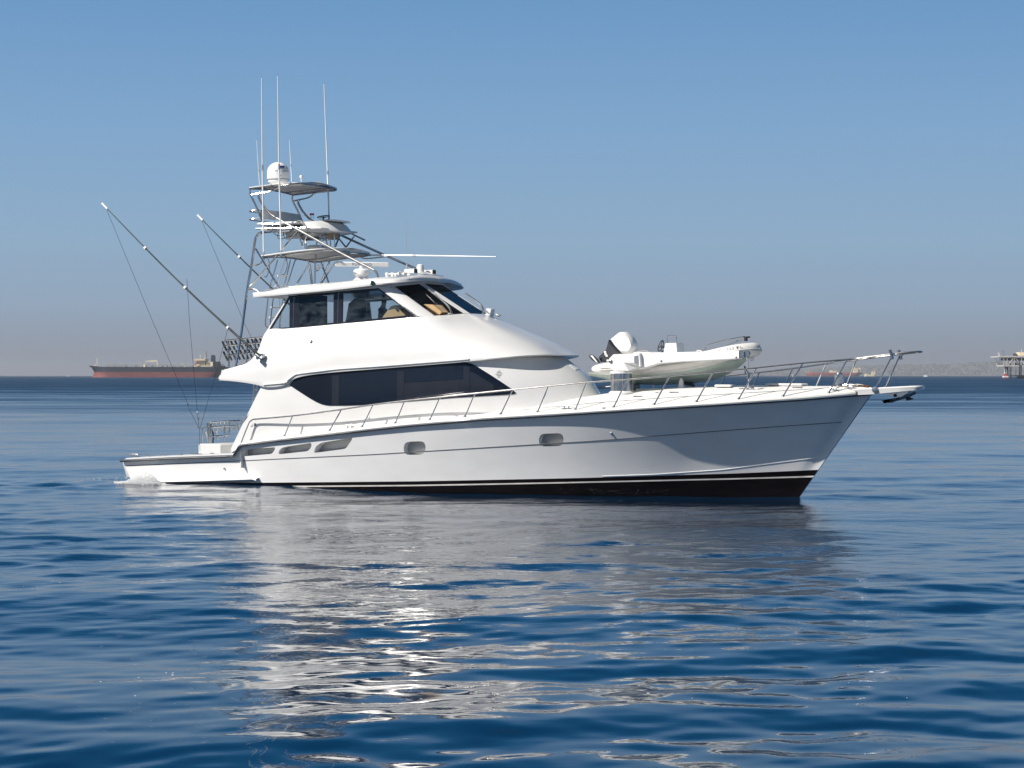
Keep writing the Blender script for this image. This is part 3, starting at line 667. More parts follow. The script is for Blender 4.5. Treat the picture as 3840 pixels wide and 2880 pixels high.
# ------------------------------------------------------------------ tuna tower, aerials, radar
tower = empty('tuna_tower'); tower.parent = yacht
def tp_(name, pts, r=.03, m='steel', parent=None, mir=True, sm=0, n=8):
    mb = MB(); mb.tube(pts, r, n, sm=sm); parent = parent or tower
    return pair(mb, name, m, parent) if mir else mb.build(name, m, parent)
q8 = lambda a, b, y: P(*c8(a, b), y)
# legs
tp_('tower_leg', [P(884, 1376, -2.40), P(906, 1240, -2.22), P(925, 1100, -2.02), P(945, 983, -1.77), P(956, 905, -1.55), P(962, 887, -1.5), P(980, 872, -1.42), P(1053, 866, -1.30), P(1122, 860, -1.20)], .042, sm=4)
tp_('tower_leg', [P(1419, 1047, -1.95), P(1412, 1024, -1.92), P(1400, 1012, -1.9), P(1388, 1006, -1.88), P(1252, 936, -1.62), P(1156, 883, -1.4), P(1095, 850, -1.3), P(1068, 837, -1.27), P(1052, 826, -1.25), P(1018, 806, -1.22), P(992, 778, -1.2), P(975, 750, -1.2), P(970, 736, -1.2), P(974, 727, -1.2)], .040, sm=4)
tp_('tower_leg', [q8(450, 352, -1.28), q8(458, 380, -1.28), q8(462, 430, -1.28), q8(540, 592, -1.28), q8(612, 775, -1.28), q8(628, 815, -1.28)], .034, sm=3)
# braces
for pts, r in [([q8(1050, 885, -1.3), q8(440, 1602, -2.08)], .030), ([q8(525, 1100, -1.9), q8(700, 1390, -1.75), q8(822, 1596, -1.6)], .030),
               ([q8(440, 1610, -2.08), q8(490, 1605, -2.1), q8(540, 1622, -2.12), q8(570, 1650, -2.15)], .024), ([q8(485, 1314, -1.9), q8(545, 1305, -1.85), q8(590, 1285, -1.78), q8(615, 1240, -1.7)], .024),
               ([q8(475, 432, -1.28), q8(570, 418, -1.24), q8(700, 392, -1.2), q8(800, 338, -1.15)], .026), ([q8(605, 795, -1.3), q8(760, 800, -1.28), q8(890, 790, -1.25)], .024)]:
    tp_('tower_brace', pts, r, sm=4 if len(pts) > 2 else 0)
# port legs as they show beyond the console, and their twins
for pts, r in [([q8(1545, 825, 1.25), q8(1612, 832, 1.28), q8(1720, 915, 1.4), q8(1890, 1000, 1.62)], .028), ([q8(1540, 950, 1.25), q8(1690, 1135, 1.45)], .026), ([q8(1755, 945, 1.42), q8(1618, 1128, 1.3)], .026)]:
    tp_('tower_brace', pts, r, sm=3 if len(pts) > 2 else 0)
for pts, r in [([P(1182, 986, 0), P(1181, 1062, 0)], .034), ([P(1258, 983, .3), P(1205, 1062, 0.2)], .024), ([P(1162, 986, -.1), P(1108, 1072, -.3)], .024), ([P(1213, 986, 0), P(1211, 996, 0), P(1203, 1004, 0), P(1186, 1008, 0)], .02), ([P(1186, 925, .2), P(1183, 985, .1)], .04), ([P(1238, 865, .2), P(1240, 945, .2)], .028), ([P(1200, 865, -.2), P(1201, 940, -.2)], .022), ([P(1253, 865, .1), P(1256, 945, .1)], .022), ([P(1212, 870, -.1), P(1232, 930, -.3)], .022), ([P(1186, 928, .2), P(1190, 903, .2), P(1212, 893, .2), P(1236, 890, .2)], .03)]:
    tp_('tower_post', pts, r, mir=False, sm=3 if len(pts) > 2 else 0)
def canopy(pts_s, ctr_front, zc, th, name, m_top, m_und, yaft, crown=.10):
    """slab canopy from its starboard edge (aft to fore), symmetric"""
    e = cat(pts_s+[ctr_front], 5); mb = MB(); n = len(e)
    fr = [1.0, .8, .55, .28, 0]
    top = [[(x+(0 if f == 1 else 0), y*f, z+th+crown*(1-f*f)) for x, y, z in e] for f in fr]; bot = [[(x, y*f, z+crown*(1-f*f)) for x, y, z in e] for f in fr]
    mb.grid(top, 0); mb.grid(bot, 1); mb.grid([bot[0], [(x, y*1.01, z+th*.5) for x, y, z in e], top[0]], 0)
    a = [r[0] for r in top]; b = [r[0] for r in bot]; mb.grid([a, b], 0)
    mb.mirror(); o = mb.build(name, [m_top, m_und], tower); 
    g = MB(); g.tube([(x, y*.97, z-.02) for x, y, z in e]+[(x, -y*.97, z-.02) for x, y, z in e[-2::-1]], .026, 8); g.tube([(e[0][0]+.05, -y, e[0][2]-.02+crown*(1-(y/e[0][1])**2)) for y in np.linspace(e[0][1]*.97, -e[0][1]*.97, 9)], .026, 8)
    g.tube([(x, y*.6, z-.02+crown*.6) for x, y, z in e], .02, 6); g.tube([(x, -y*.6, z-.02+crown*.6) for x, y, z in e], .02, 6)
    g.build('canopy_rim', 'steel', o); return o
zA = P(934, 706, -1.3)
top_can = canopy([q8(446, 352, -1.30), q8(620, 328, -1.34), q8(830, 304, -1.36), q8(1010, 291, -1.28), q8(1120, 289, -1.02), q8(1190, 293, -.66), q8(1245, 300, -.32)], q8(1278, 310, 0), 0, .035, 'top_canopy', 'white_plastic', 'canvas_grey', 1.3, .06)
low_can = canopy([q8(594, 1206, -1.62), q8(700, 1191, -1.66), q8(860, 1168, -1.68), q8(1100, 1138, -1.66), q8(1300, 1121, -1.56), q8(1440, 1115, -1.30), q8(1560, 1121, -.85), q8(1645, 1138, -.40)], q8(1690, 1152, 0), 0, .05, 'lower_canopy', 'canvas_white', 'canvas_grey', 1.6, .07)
mb = MB(); c = q8(1290, 1120, .1); mb.lathe([(.0, .20), (.25, .19), (.38, .12), (.42, 0)], (c[0], c[1], c[2]-.04), 20); mb.build('canopy_hatch', 'white_plastic', low_can)
# buddy seat: backrest across the tower, seat platform, wiring
a, b = q8(545, 612, -1.22), q8(1108, 668, 1.18)
xb0 = (a[0]+b[0])/2
mb = MB(); rows = []
zt = (a[2]+b[2])/2
for dx, z0 in ((0, zt), (.05, zt), (.05, zt-.30), (0, zt-.30), (0, zt)): rows.append([(xb0+dx-.32*max(0, (abs(y)-.95)/.28) if 0 else xb0+dx+.0, y, z0-.02*abs(y)) for y in np.linspace(-1.2, 1.2, 12)])
mb.grid(rows); mb.build('backrest', 'canvas_white', tower, smooth=False)
for zz in (0, -.27):
    tp_('backrest_hoop', [(xb0+.02, -1.2, zt+zz-.03), (xb0-.30, -1.27, zt+zz-.06), (xb0-.42, -1.18, zt+zz-.07), (xb0-.46, -.95, zt+zz-.07), (xb0-.46, 0, zt+zz-.07), (xb0-.46, .95, zt+zz-.07), (xb0-.42, 1.18, zt+zz-.07), (xb0-.30, 1.27, zt+zz-.06), (xb0+.02, 1.2, zt+zz-.03)], .022, mir=False, sm=4)
pf = q8(540, 785, -1.3)
mb = MB(); mb.box((pf[0]+.75, 0, pf[2]-.03), (1.5, 2.6, .09), bv=.03); mb.build('seat_cushion', 'white_plastic', tower)
mb = MB(); mb.box((pf[0]+1.2, 0, pf[2]-.22), (2.3, 2.3, .05), bv=.015); mb.build('tower_platform', 'canvas_white', tower)
r_ = random.Random(3)
for k in range(9):
    y0 = -1.15+.28*k; mbp = [(pf[0]+.2+r_.random()*.5, y0, pf[2]-.10), (pf[0]+.6+r_.random()*.4, y0+r_.uniform(-.3, .3), pf[2]-.30-r_.random()*.22), (pf[0]+1.3+r_.random()*.6, y0+r_.uniform(-.2, .2), pf[2]-.14-r_.random()*.2)]
    tp_('wiring_loop', mbp, .012, 'rubber_black', mir=False, sm=5, n=6)
for (dx, y0, w, h) in [(.75, -.5, .45, .22), (.8, .45, .5, .24)]:
    MB().box((pf[0]+dx+.2, y0, pf[2]-.36), (w, .4, h), bv=.02).build('wiring_box', 'grey_plastic', tower)
tp_('platform_rail', [(pf[0]-.02, -1.32, pf[2]-.18), (pf[0]+.9, -1.34, pf[2]-.2), (pf[0]+2.0, -1.25, pf[2]-.2)], .026)
# control console, wheel, levers
cn = q8(1112, 782, -.95); cx0 = cn[0]; z0 = q8(1200, 745, -.95)[2]; z1 = q8(1130, 892, -.95)[2]
prof = [(0.0, 1.0), (.10, 1.0), (.42, .985), (.62, .98), (.80, .78), (.95, .40), (1.05, .10), (1.02, 0), (.6, -.02), (.1, .0), (-.05, .15), (-.03, .8)]
mb = MB(); rows = []
for y in np.linspace(-1.0, 1.0, 17):
    k = 1-.55*(abs(y))**3.2; kz = 1-.14*abs(y)**4
    rows.append([(cx0+px_*k, y, z1+(z0-z1)*pz*(kz if pz > .5 else 1)) for px_, pz in prof])
mb.grid(rows, close=True); mb.fan(rows[0][::-1]); mb.fan(rows[-1]); con = mb.build('control_console', 'gelcoat', tower, ang=45)
mb = MB(); mb.grid([[(cx0+.25, y, z0-.03) for y in np.linspace(-.62, .62, 9)], [(cx0+.92*(1-.35*abs(y)**3), y, z0-.02) for y in np.linspace(-.66, .66, 9)], [(cx0+.92*(1-.35*abs(y)**3), y, z0+.03) for y in np.linspace(-.66, .66, 9)], [(cx0+.25, y, z0+.04) for y in np.linspace(-.62, .62, 9)]]); mb.build('console_brow', 'gelcoat', con, smooth=False)
wc = q8(1370, 705, .2)
mb = MB(); ring = [(wc[0]+.20*math.cos(t), wc[1]+.20*math.sin(t), wc[2]+.03*math.cos(t)) for t in np.linspace(0, 2*math.pi, 25)]; mb.tube(ring, .014, 6); mb.tube([wc, (wc[0], wc[1], wc[2]-.15)], .03, 8)
for k in range(3): mb.tube([wc, ring[k*8]], .009, 5)
mb.build('steering_wheel', 'rubber_black', con)
for a_ in (1212, 1240):
    p0, p1 = q8(a_+4, 725, -.15), q8(a_, 675, -.1); mb = MB(); mb.tube([p0, p1], .012, 6, m=0); mb.lathe([(0, .04), (.03, .03), (.04, 0), (.03, -.03), (0, -.04)], p1, 10, m=1); mb.build('throttle_lever', ['steel', 'red_knob'], con)
MB().box(q8(1490, 945, .3), (.26, .25, .24), bv=.02).build('junction_box', 'tan_vinyl', tower)
mb = MB(); mb.puff([q8(1080, 905, -.3), q8(1290, 905, -.3), q8(1280, 940, -.3), q8(1130, 945, -.3), q8(1095, 930, -.3)], (0, .7, 0), .2); mb.build('loom_cover', 'canvas_white', tower)
# ladder from bridge to tower
def ladder(rails, rungs, parent, name='tower_ladder'):
    mb = MB(); mb.tube(rails[0], .022, 8, sm=3); a = mb.build('ladder_rail', 'steel', parent); mb = MB(); mb.tube(rails[1], .022, 8, sm=3); mb.build('ladder_rail', 'steel', parent)
    for p0, p1 in rungs: MB().tube([p0, p1], .024, 8).build('ladder_rung', 'white_plastic', parent)
lad = empty('ladder'); lad.parent = tower
L_, R_ = [q8(905, 1245, -.35), q8(885, 1265, -.35), q8(790, 1560, -.42), P(1026, 1105, -.45), P(1012, 1225, -.5), P(1006, 1300, -.5)], [q8(1040, 1240, .25), q8(1010, 1268, .25), q8(915, 1570, .2), P(1063, 1105, .15), P(1047, 1225, .1), P(1042, 1300, .1)]
ladder((L_, R_), [(q8(800, 1440, -.40), q8(945, 1447, .2)), (q8(768, 1570, -.44), q8(915, 1578, .18)), (P(1022, 1117, -.46), P(1063, 1116, .14)), (P(1016, 1152, -.48), P(1056, 1153, .12)), (P(1010, 1190, -.49), P(1051, 1191, .1)), (P(1008, 1235, -.5), P(1046, 1235, .1))], lad)
tp_('grab_rail', [P(1005, 1112, -.9), P(1000, 1160, -.92), P(995, 1205, -.93), P(997, 1222, -.93), P(1004, 1229, -.9), P(1012, 1262, -.9)], .022, sm=4, mir=False)
tp_('grab_rail', [q8(800, 1240, .9), q8(700, 1600, .85)], .024, mir=False); tp_('grab_rail', [q8(960, 1240, 1.0), q8(880, 1570, .95)], .024, mir=False)
tp_('roof_edge_rail', [P(990, 1092, -1.9), P(993, 1087, -1.9), P(1037, 1083, -1.8), P(1040, 1087, -1.8)], .016, mir=False)
# aerials
def aerial(base, mid, tip, r0=.026, r1=.013, parent=None, name='antenna'):
    parent = parent or tower; mb = MB(); b, m_, t = map(np.array, (base, mid, tip)); mb.tube([b, b+(m_-b)*.05], r0*1.15, 8, m=1); mb.tube([b+(m_-b)*.05, m_], r0, 8, m=0); mb.tube([m_-(m_-b)*.05, m_+(t-m_)*.012], r0*1.25, 8, m=1); mb.tube([m_, t], [r0*.8, r1], 8, m=0); mb.tube([t, t+(t-m_)*.008], r1*.9, 6, m=2)
    return mb.build(name, ['white_plastic', 'grey_plastic', 'rubber_black'], parent)
aerial(P(989, 962, -1.62), P(984, 622, -1.62), P(981, 291, -1.62)); aerial(P(1055, 956, -1.66), P(1046, 619, -1.66), P(1041, 284, -1.66))
aerial(P(1234, 822, .85), P(1228, 645, .85), P(1215, 314, .85)); aerial(P(1385, 957, 1.45), P(1556, 958, 1.45), P(1860, 962.5, 1.45), .028, .010)
aerial(P(974, 697, .55), P(970, 640, .55), P(962, 525, .55), .016, .009, top_can); aerial(P(1095, 688, .8), P(1091, 620, .8), P(1085, 524, .8), .018, .009, top_can)
tp_('antenna_mount', [P(1345, 962, 1.2), P(1365, 969, 1.4), P(1385, 969, 1.45), P(1452, 962, 1.45)], .022, 'dull_steel', mir=False, sm=3)
for px_, py_ in [(989, 966), (1055, 957)]:
    c = P(px_, py_, -1.64); mb = MB(); mb.lathe([(.05, -.06), (.05, .06)], c, 10); mb.tube([c, (c[0]+.18, c[1]-.02, c[2]-.05), (c[0]+.22, c[1], c[2]-.35), (c[0]+.05, c[1]+.1, c[2]-.6), (c[0]-.1, c[1]+.2, c[2]-.6)], .011, 6, m=1, sm=5); mb.build('antenna_clamp', ['dull_steel', 'rubber_black'], tower)
# satellite dome
dc = P(1043, 693, -.15); rD = .365; mb = MB()
prof = [(.0, .0), (.20, .0), (.28, .03), (rD-.03, .09), (rD-.03, .17), (rD, .17), (rD, .40)]+[(rD*math.cos(t), .40+rD*.95*math.sin(t)) for t in np.linspace(.1, math.pi/2, 10)]
mb.lathe(prof, dc, 36); dome = mb.build('satellite_dome', 'white_plastic', tower)
MB().lathe([(rD-.02, .155), (rD+.002, .16), (rD+.002, .19), (rD-.02, .195)], dc, 36).build('dome_seam', 'grey_plastic', dome)
def wrap(txt, size, ang0, z, m, name, spacing=1.0):
    mb = lettering(txt, size, (0, 0, 0), (1, 0, 0), (0, 1, 0), (0, 0, 1), .0, spacing=spacing)
    mb.v = [(dc[0]+(rD+.003)*math.cos(ang0+x/rD), dc[1]+(rD+.003)*math.sin(ang0+x/rD), dc[2]+z+y) for x, y, _ in mb.v]; return mb.build(name, m, dome)
wrap('TRACVISION', .072, R(-74), .40, 'letter_black', 'dome_lettering', 1.25)
wrap('G8', .05, R(-50), .26, 'letter_black', 'dome_lettering')
mb = MB(); ang = np.linspace(R(-58), R(-22), 8); mb.grid([[(dc[0]+rr*math.cos(t), dc[1]+rr*math.sin(t), dc[2]+zz) for t in ang] for rr, zz in ((rD-.0, .53), (rD+.003, .53), (rD+.003-.008, .60), (rD-.03, .60))]); mb.build('dome_emblem', 'logo_blue', dome)
mb = MB(); p0 = q8(1095, 280, .3); mb.tube([p0, (p0[0], p0[1], p0[2]+.13)], .02, 8); mb.lathe([(.03, .12), (.055, .15), (.06, .19), (.045, .235), (0, .245)], p0, 12); mb.build('gps_antenna', 'white_plastic', top_can)
# radar on the hardtop
rb = P(1356, 1049, -.5); mb = MB(); mb.lathe([(.36, -.20), (.34, -.08), (.24, .02), (.2, .06)], rb, 24); base = mb.build('radar_plinth', 'gelcoat', roof)
mb = MB(); mb.lathe([(.12, .03), (.16, .06), (.20, .12), (.26, .16), (.275, .22), (.26, .30), (.2, .345), (.10, .355)], rb, 24); mb.tube([(rb[0], rb[1], rb[2]+.34), (rb[0], rb[1], rb[2]+.44)], .08, 12); radar = mb.build('radar', 'white_plastic', roof)
ra, rbb = P(1256, 989, -1.05), P(1457, 994, .1); u = np.array(rbb)-np.array(ra); u[2] = 0; Lr = np.linalg.norm(u); u /= Lr; v = np.array((-u[1], u[0], 0)); cr = (np.array(ra)+np.array(rbb))/2
mb = MB(); Mr = Matrix(((u[0], v[0], 0), (u[1], v[1], 0), (0, 0, 1))); mb.box(tuple(cr+np.array((0, 0, .0))), (Lr, .14, .155), rot=Mr, bv=.03); scan = mb.build('radar_scanner', 'white_plastic', radar)
o_ = cr-u*.33-v*.072+np.array((0, 0, -.05)); lettering('FURUNO', .135, tuple(o_), tuple(u), (0, 0, 1), tuple(-v), .004, spacing=1.25).build('scanner_lettering', 'logo_blue', scan)
# horns, floodlights, small dome, whip aerial on the hardtop
for k, yk in enumerate((-.75, -.35)):
    c = P(1452+k*20, 1028, yk); mb = MB(); mb.lathe([(.05, -.05), (.055, .02), (.02, .06), (.02, .34), (.04, .42), (.10, .47), (.095, .47), (.03, .40)], c, 16, axis=(1, 0, .02)); mb.tube([c, (c[0], c[1], c[2]-.12)], .05, 10); mb.tube([(c[0]+.3, c[1], c[2]), (c[0]+.3, c[1], c[2]-.12)], .03, 8); mb.build('air_horn', 'white_plastic', roof)
for (a_, b_, y_, s_) in ((1540, 1017, -.55, 1.0), (1610, 1021, .35, .95)):
    c = P(a_, b_, y_); mb = MB(); mb.puff([(c[0]-.22*s_, c[1]-.09, c[2]-.04), (c[0]+.18*s_, c[1]-.09, c[2]-.07), (c[0]+.20*s_, c[1]-.09, c[2]+.08), (c[0]-.2*s_, c[1]-.09, c[2]+.07)], (0, .18, 0), .12); mb.lathe([(.07, -.16), (.06, -.04)], (c[0]-.05, c[1], c[2]), 10); fl_ = mb.build('floodlight', 'white_plastic', roof)
    MB().box((c[0]+.195*s_, c[1]-.02, c[2]), (.03, .2, .13), bv=.01).build('floodlight_lens', 'rubber_black', fl_)
c = P(1576, 1028, 0); mb = MB(); mb.lathe([(.05, -.10), (.04, .03)], c, 10, m=1); mb.lathe([(.0, .03), (.13, .035), (.135, .06), (.12, .07), (.12, .22), (.10, .29), (.05, .315), (0, .32)], c, 20); mb.build('gps_dome', ['white_plastic', 'dull_steel'], roof)
c = P(1526, 1012, .0); mb = MB(); mb.tube([c, (c[0], c[1], c[2]+.2)], .025, 8); mb.tube([(c[0], c[1], c[2]+.2), P(1521, 830, 0)], .006, 5); mb.build('whip_antenna', 'grey_plastic', roof)

# ------------------------------------------------------------------ outriggers with their halyards
for sg in (1, -1):
    rt = empty('outrigger'); rt.parent = yacht
    f = lambda p: (p[0], p[1]*sg, p[2])
    B0, T0 = np.array(P(977, 1338, -2.78)), np.array(P(389, 769, -2.72)); at = lambda t: f(tuple(B0+(T0-B0)*t+np.array((0, 0, -.12*math.sin(math.pi*t)))))
    mb = MB(); mb.tube([at(t) for t in np.linspace(0, 1, 14)], [.040, .037, .031, .025, .019, .015], 8); mb.build('outrigger_pole', 'pole_anodised', rt)
    mb = MB(); mb.tube([at(.975), at(1.012)], .035, 8); mb.build('pole_tip', 'white_plastic', rt)
    for t in (.20, .47, .727): MB().tube([at(t-.005), at(t+.005)], .06, 10).build('pole_collar', 'white_plastic', rt)
    bx = f(P(977, 1336, -2.72)); mb = MB(); mb.box(bx, (.26, .14, .16), bv=.02); mb.tube([f(P(962, 1328, -2.75)), f(P(984, 1345, -2.75))], .07, 8); mb.tube([f(P(966, 1342, -2.72)), f(P(966, 1342, -2.95))], .06, 8); mb.build('outrigger_bracket', 'dull_steel', rt)
    mb = MB(); mb.tube([at(.02), f((at(.10)[0], at(.1)[1]*sg+.06, at(.1)[2]-.02))], .02, 6); mb.build('outrigger_strut', 'steel', rt)
    for pts in ([P(397, 779, -2.72), P(571, 1202, -2.7), P(705, 1516, -2.85), P(710, 1535, -2.8), P(746, 1607, -2.6)], [P(701, 1046, -2.75), P(710, 1200, -2.7), P(740, 1544, -2.75), P(747, 1605, -2.6)], [P(860, 1213, -2.9), P(822, 1356, -2.8), P(750, 1607, -2.6)], [P(748, 1605, -2.6), P(750, 1692, -2.5)]):
        MB().tube([f(p) for p in pts], .0065, 5).build('halyard', 'rubber_black', rt)
    MB().tube([at(.03), at(.5), at(.97)], .005, 4).build('halyard', 'dull_steel', rt)
    for px_, py_ in ((705, 1517), (740, 1545), (744, 1571)): MB().lathe([(0, -.03), (.025, 0), (0, .03)], f(P(px_, py_, -2.82)), 8).build('halyard_bead', 'white_plastic' if py_ == 1545 else 'rubber_black', rt)
    outr = rt

# ------------------------------------------------------------------ rod racks aft of the bridge and in the cockpit
rack = empty('rod_rack'); rack.parent = flybridge; X0 = 3.50
def bar_x(px0, py0, px1, py1, x, r, name, parent, m='steel'):
    MB().tube([PX(px0, py0, x), PX(px1, py1, x)], r, 8).build(name, m, parent)
for a in ((844, 1277, 1150, 1250), (845, 1297, 1150, 1270), (846, 1333, 1150, 1300)): bar_x(*a, X0, .026, 'rack_rail', rack)
for a in ((858, 1380, 856, 1277), (924, 1372, 925, 1270), (958, 1350, 955, 1266)): bar_x(*a, X0, .03, 'rack_post', rack)
for row, (x0, y0, n) in enumerate(((834, 1281, 17), (838, 1319, 17))):
    for k in range(n):
        px_ = x0+k*15.6; py_ = y0-k*1.35; x1 = px_+15.5; y1 = py_+33
        MB().tube([PX(px_, py_, X0-.06), PX(x1, y1, X0-.05)], .032, 9).build('rod_tube', 'pole_anodised', rack)
ck = empty('cockpit_rod_rack'); ck.parent = cockpit; X1 = 1.75
for pts in ([(759, 1690), (757, 1618), (761, 1607), (770, 1604), (782, 1603), (884, 1596)], [(783, 1690), (786, 1600), (790, 1588), (800, 1583), (898, 1576)], [(784, 1637), (850, 1632), (858, 1626), (859, 1579)], [(841, 1690), (841, 1599)], [(788, 1690), (789, 1600), (795, 1586)]):
    MB().tube([PX(a, b, X1) for a, b in pts], .024, 8, sm=3).build('rack_rail', 'steel', ck)
for k in range(8): MB().tube([PX(793+k*16, 1586-k*1.3, X1-.05), PX(801+k*16, 1618-k*1.3, X1-.04)], .032, 9).build('rod_tube', 'dull_steel', ck)
for a in ((771, 1618, 780, 1652), (808, 1616, 820, 1649), (778, 1586, 783, 1640)): MB().tube([PX(a[0], a[1], X1-.08), PX(a[2], a[3], X1-.06)], .032, 9).build('rod_tube', 'steel', ck)
MB().tube([PX(a, b, X1-.1) for a, b in ((800, 1598), (796, 1612), (800, 1634), (798, 1660), (799, 1680), (796, 1689), (789, 1687), (786, 1668), (786, 1640))], .026, 8, sm=4).build('washdown_hose', 'rubber_black', ck)
p0, p1 = PX(743, 1692, 1.9), PX(743, 1664, 1.9)
mb = MB(); mb.box((2.35, p0[1]+1.05, (p0[2]+p1[2])/2-.15), (.9, 2.1, p1[2]-p0[2]+.3), bv=.04); mb.build('bait_freezer', 'gelcoat', cockpit)
tp_('cockpit_ladder_rail', [P(952, 1442, -1.2), P(950, 1500, -1.2), P(945, 1560, -1.25)], .026, parent=cockpit, mir=False); tp_('cockpit_ladder_rail', [P(964, 1442, -.9), P(962, 1500, -.9), P(957, 1560, -.95)], .026, parent=cockpit, mir=False)
for yy in (1462, 1490): tp_('ladder_rung', [P(951, yy, -1.2), P(966, yy, -.9)], .022, parent=cockpit, mir=False)

# ------------------------------------------------------------------ bow rail, pulpit, foredeck gear
rail_px = [(904, 1666), (911, 1645), (930, 1597), (938, 1581), (948, 1574), (965, 1571), (1098, 1559), (1250, 1540), (1400, 1517.5), (1518, 1503), (1651, 1489), (1781, 1475), (1922, 1461), (2057, 1448), (2200, 1434), (2352, 1423), (2511, 1409), (2674, 1395), (2838, 1380), (3010, 1362.5), (3177, 1348)]
rl = [solve(a, b, lambda p: -(bs(p[0])-.10)) for a, b in rail_px]
tip = [P(3260, 1338, -.42), P(3337, 1328, -.40), P(3400, 1322, -.36), P(3440, 1318.5, -.22), (P(3456, 1319, 0)[0], 0, P(3456, 1319, 0)[2])]
rl = [(x, -max(-y, .43) if i > 17 else y, z) for i, (x, y, z) in enumerate(rl)]
rcur = cat(rl+tip, 5); rr = MB(); rr.tube(rcur+[(x, -y, z) for x, y, z in rcur[-2::-1]], .026, 8)
rail = rr.build('bow_rail', 'steel', yacht)
stn = [((1098, 1559), (1067, 1640)), ((1266, 1538), (1236, 1618)), ((1392, 1518.5), (1358, 1606)), ((1518, 1503), (1483, 1593)), ((1651, 1489), (1612, 1580)), ((1784, 1475), (1744, 1569)), ((1920, 1462), (1878, 1558)), ((2057, 1448), (2016, 1547)), ((2203, 1434.5), (2158, 1538.5)), ((2352, 1423), (2301, 1528)), ((2511, 1409), (2453, 1519)), ((2674, 1395), (2611, 1509)), ((2838, 1380), (2769, 1498)), ((3010, 1363), (2936, 1485)), ((3177, 1348), (3107, 1473))]
rarr = np.array(rcur)
for t, b in stn:
    p1 = solve(*t, lambda p: -max(bs(p[0])-.10, .43 if p[0] > 23.2 else 0)); k = np.argmin(np.abs(rarr[:, 0]-p1[0])); p1 = tuple(rarr[k]); p0 = solve(*b, lambda p: -(bs(p[0])-.09))
    p0 = (p0[0], p0[1], deck_z(p0[0], p0[1])-.01)
    for sg in (1, -1):
        st_ = MB().tube([(p0[0], p0[1]*sg, p0[2]), (p1[0], p1[1]*sg, p1[2])], .021, 8).build('stanchion', 'steel', rail)
        MB().lathe([(.055, 0), (.05, .02), (.03, .035), (.024, .06)], (p0[0], p0[1]*sg, p0[2]), 10).build('stanchion_foot', 'dull_steel', st_)
# pulpit plank with its own two leaning stanchions
pz = P(3440, 1448, -.42)[2]; x0 = 23.0
mb = MB(); tp0 = [P(3196, 1458, -.50), P(3260, 1455, -.48), P(3360, 1450, -.46), P(3425, 1447, -.44), P(3441, 1447, -.36)]; tp0.append((tp0[-1][0]+.06, -.18, tp0[-1][2])); tp0.append((tp0[-1][0]+.02, 0, tp0[-1][2]))
bt0 = [(tp0[0][0]+.15, -.46, P(3196, 1481, -.5)[2]), P(3262, 1479, -.46), P(3360, 1470, -.44), P(3425, 1464, -.42), P(3441, 1462, -.35)]; bt0.append((bt0[-1][0]+.06, -.18, bt0[-1][2])); bt0.append((bt0[-1][0]+.02, 0, bt0[-1][2]))
mb.grid([[(x, 0, z-.0) for x, y, z in bt0], bt0, [(x, y*1.04, z*.5+w[2]*.5) for (x, y, z), w in zip(bt0, tp0)], [(x, y*1.02, z-.03) for x, y, z in tp0], [(x-.01, y*.94, z) for x, y, z in tp0], [(x, 0, z+.01) for x, y, z in tp0]]); mb.mirror()
pulp = mb.build('bow_pulpit', 'gelcoat', yacht, ang=55)
for sg in (1, -1):
    p0, p1 = P(3281, 1461, -.50), P(3347, 1329, -.40); p0 = (p0[0], p0[1]*sg, p0[2]); p1 = (p1[0], p1[1]*sg, p1[2])
    st_ = MB().tube([p0, p1], .022, 8).build('stanchion', 'steel', rail); MB().lathe([(.09, 0), (.085, .02), (.02, .03)], p0, 14, axis=(0, -sg, 0)).build('stanchion_foot', 'dull_steel', st_)
    q0, q1 = P(3337, 1312, -.46), P(3347, 1347, -.46); mb = MB(); mb.tube([(q0[0], q0[1]*sg, q0[2]), (q1[0], q1[1]*sg, q1[2])], .045, 10); mb.box((q1[0]+.0, (q1[1]+.05)*sg, (q0[2]+q1[2])/2), (.12, .08, .08)); mb.build('rod_holder', 'dull_steel', rail)
# roller plate under the pulpit
mb = MB(); mb.prism([P(3318, 1477, -.08), P(3412, 1464, -.08), P(3404, 1474, -.08), P(3376, 1490, -.08), P(3352, 1487, -.08)], (0, .16, 0)); ro = mb.build('roller_plate', 'steel', pulp, smooth=False); MB().lathe([(.05, 0), (.05, .02), (0, .02)], P(3357, 1483, -.085), 10, axis=(0, -1, 0)).build('roller_pin', 'rubber_black', ro)
# anchor stowed below the pulpit: a thing of its own
inv = Matrix.Translation((OX, OY, 0)) @ Matrix.Rotation(-TH, 4, 'Z')
def own(name, at, label, cat_, group=None):
    e = empty(name, inv @ Vector(at), -TH); tag(e, label, cat_, group); return e, (lambda p: (p[0]-at[0], p[1]-at[1], p[2]-at[2]))
a0 = P(3395, 1487, 0); anchor, la = own('anchor', a0, 'steel plough anchor with forked flukes hanging under the bow pulpit', 'anchor')
mb = MB(); mb.tube([la(P(3408, 1462, 0)), la(P(3402, 1480, 0)), la(P(3392, 1487, 0)), la(P(3350, 1502, 0)), la(P(3330, 1508, 0))], [.03, .04, .055, .045, .03], 8, sm=3); mb.build('shank', 'steel', anchor)
for y_ in (-.16, .16):
    mb = MB(); mb.puff([la(q) for q in (P(3302, 1502, y_*.7), P(3330, 1509, y_*.9), P(3360, 1500, y_), P(3385, 1489, y_*.4), P(3392, 1480, 0), P(3378, 1488, y_*.5), P(3350, 1500, y_), P(3322, 1512, y_), P(3311, 1513, y_*.9), P(3318, 1508, y_*.8))], (0, .04, 0), .1); mb.build('fluke', 'rubber_black', anchor)
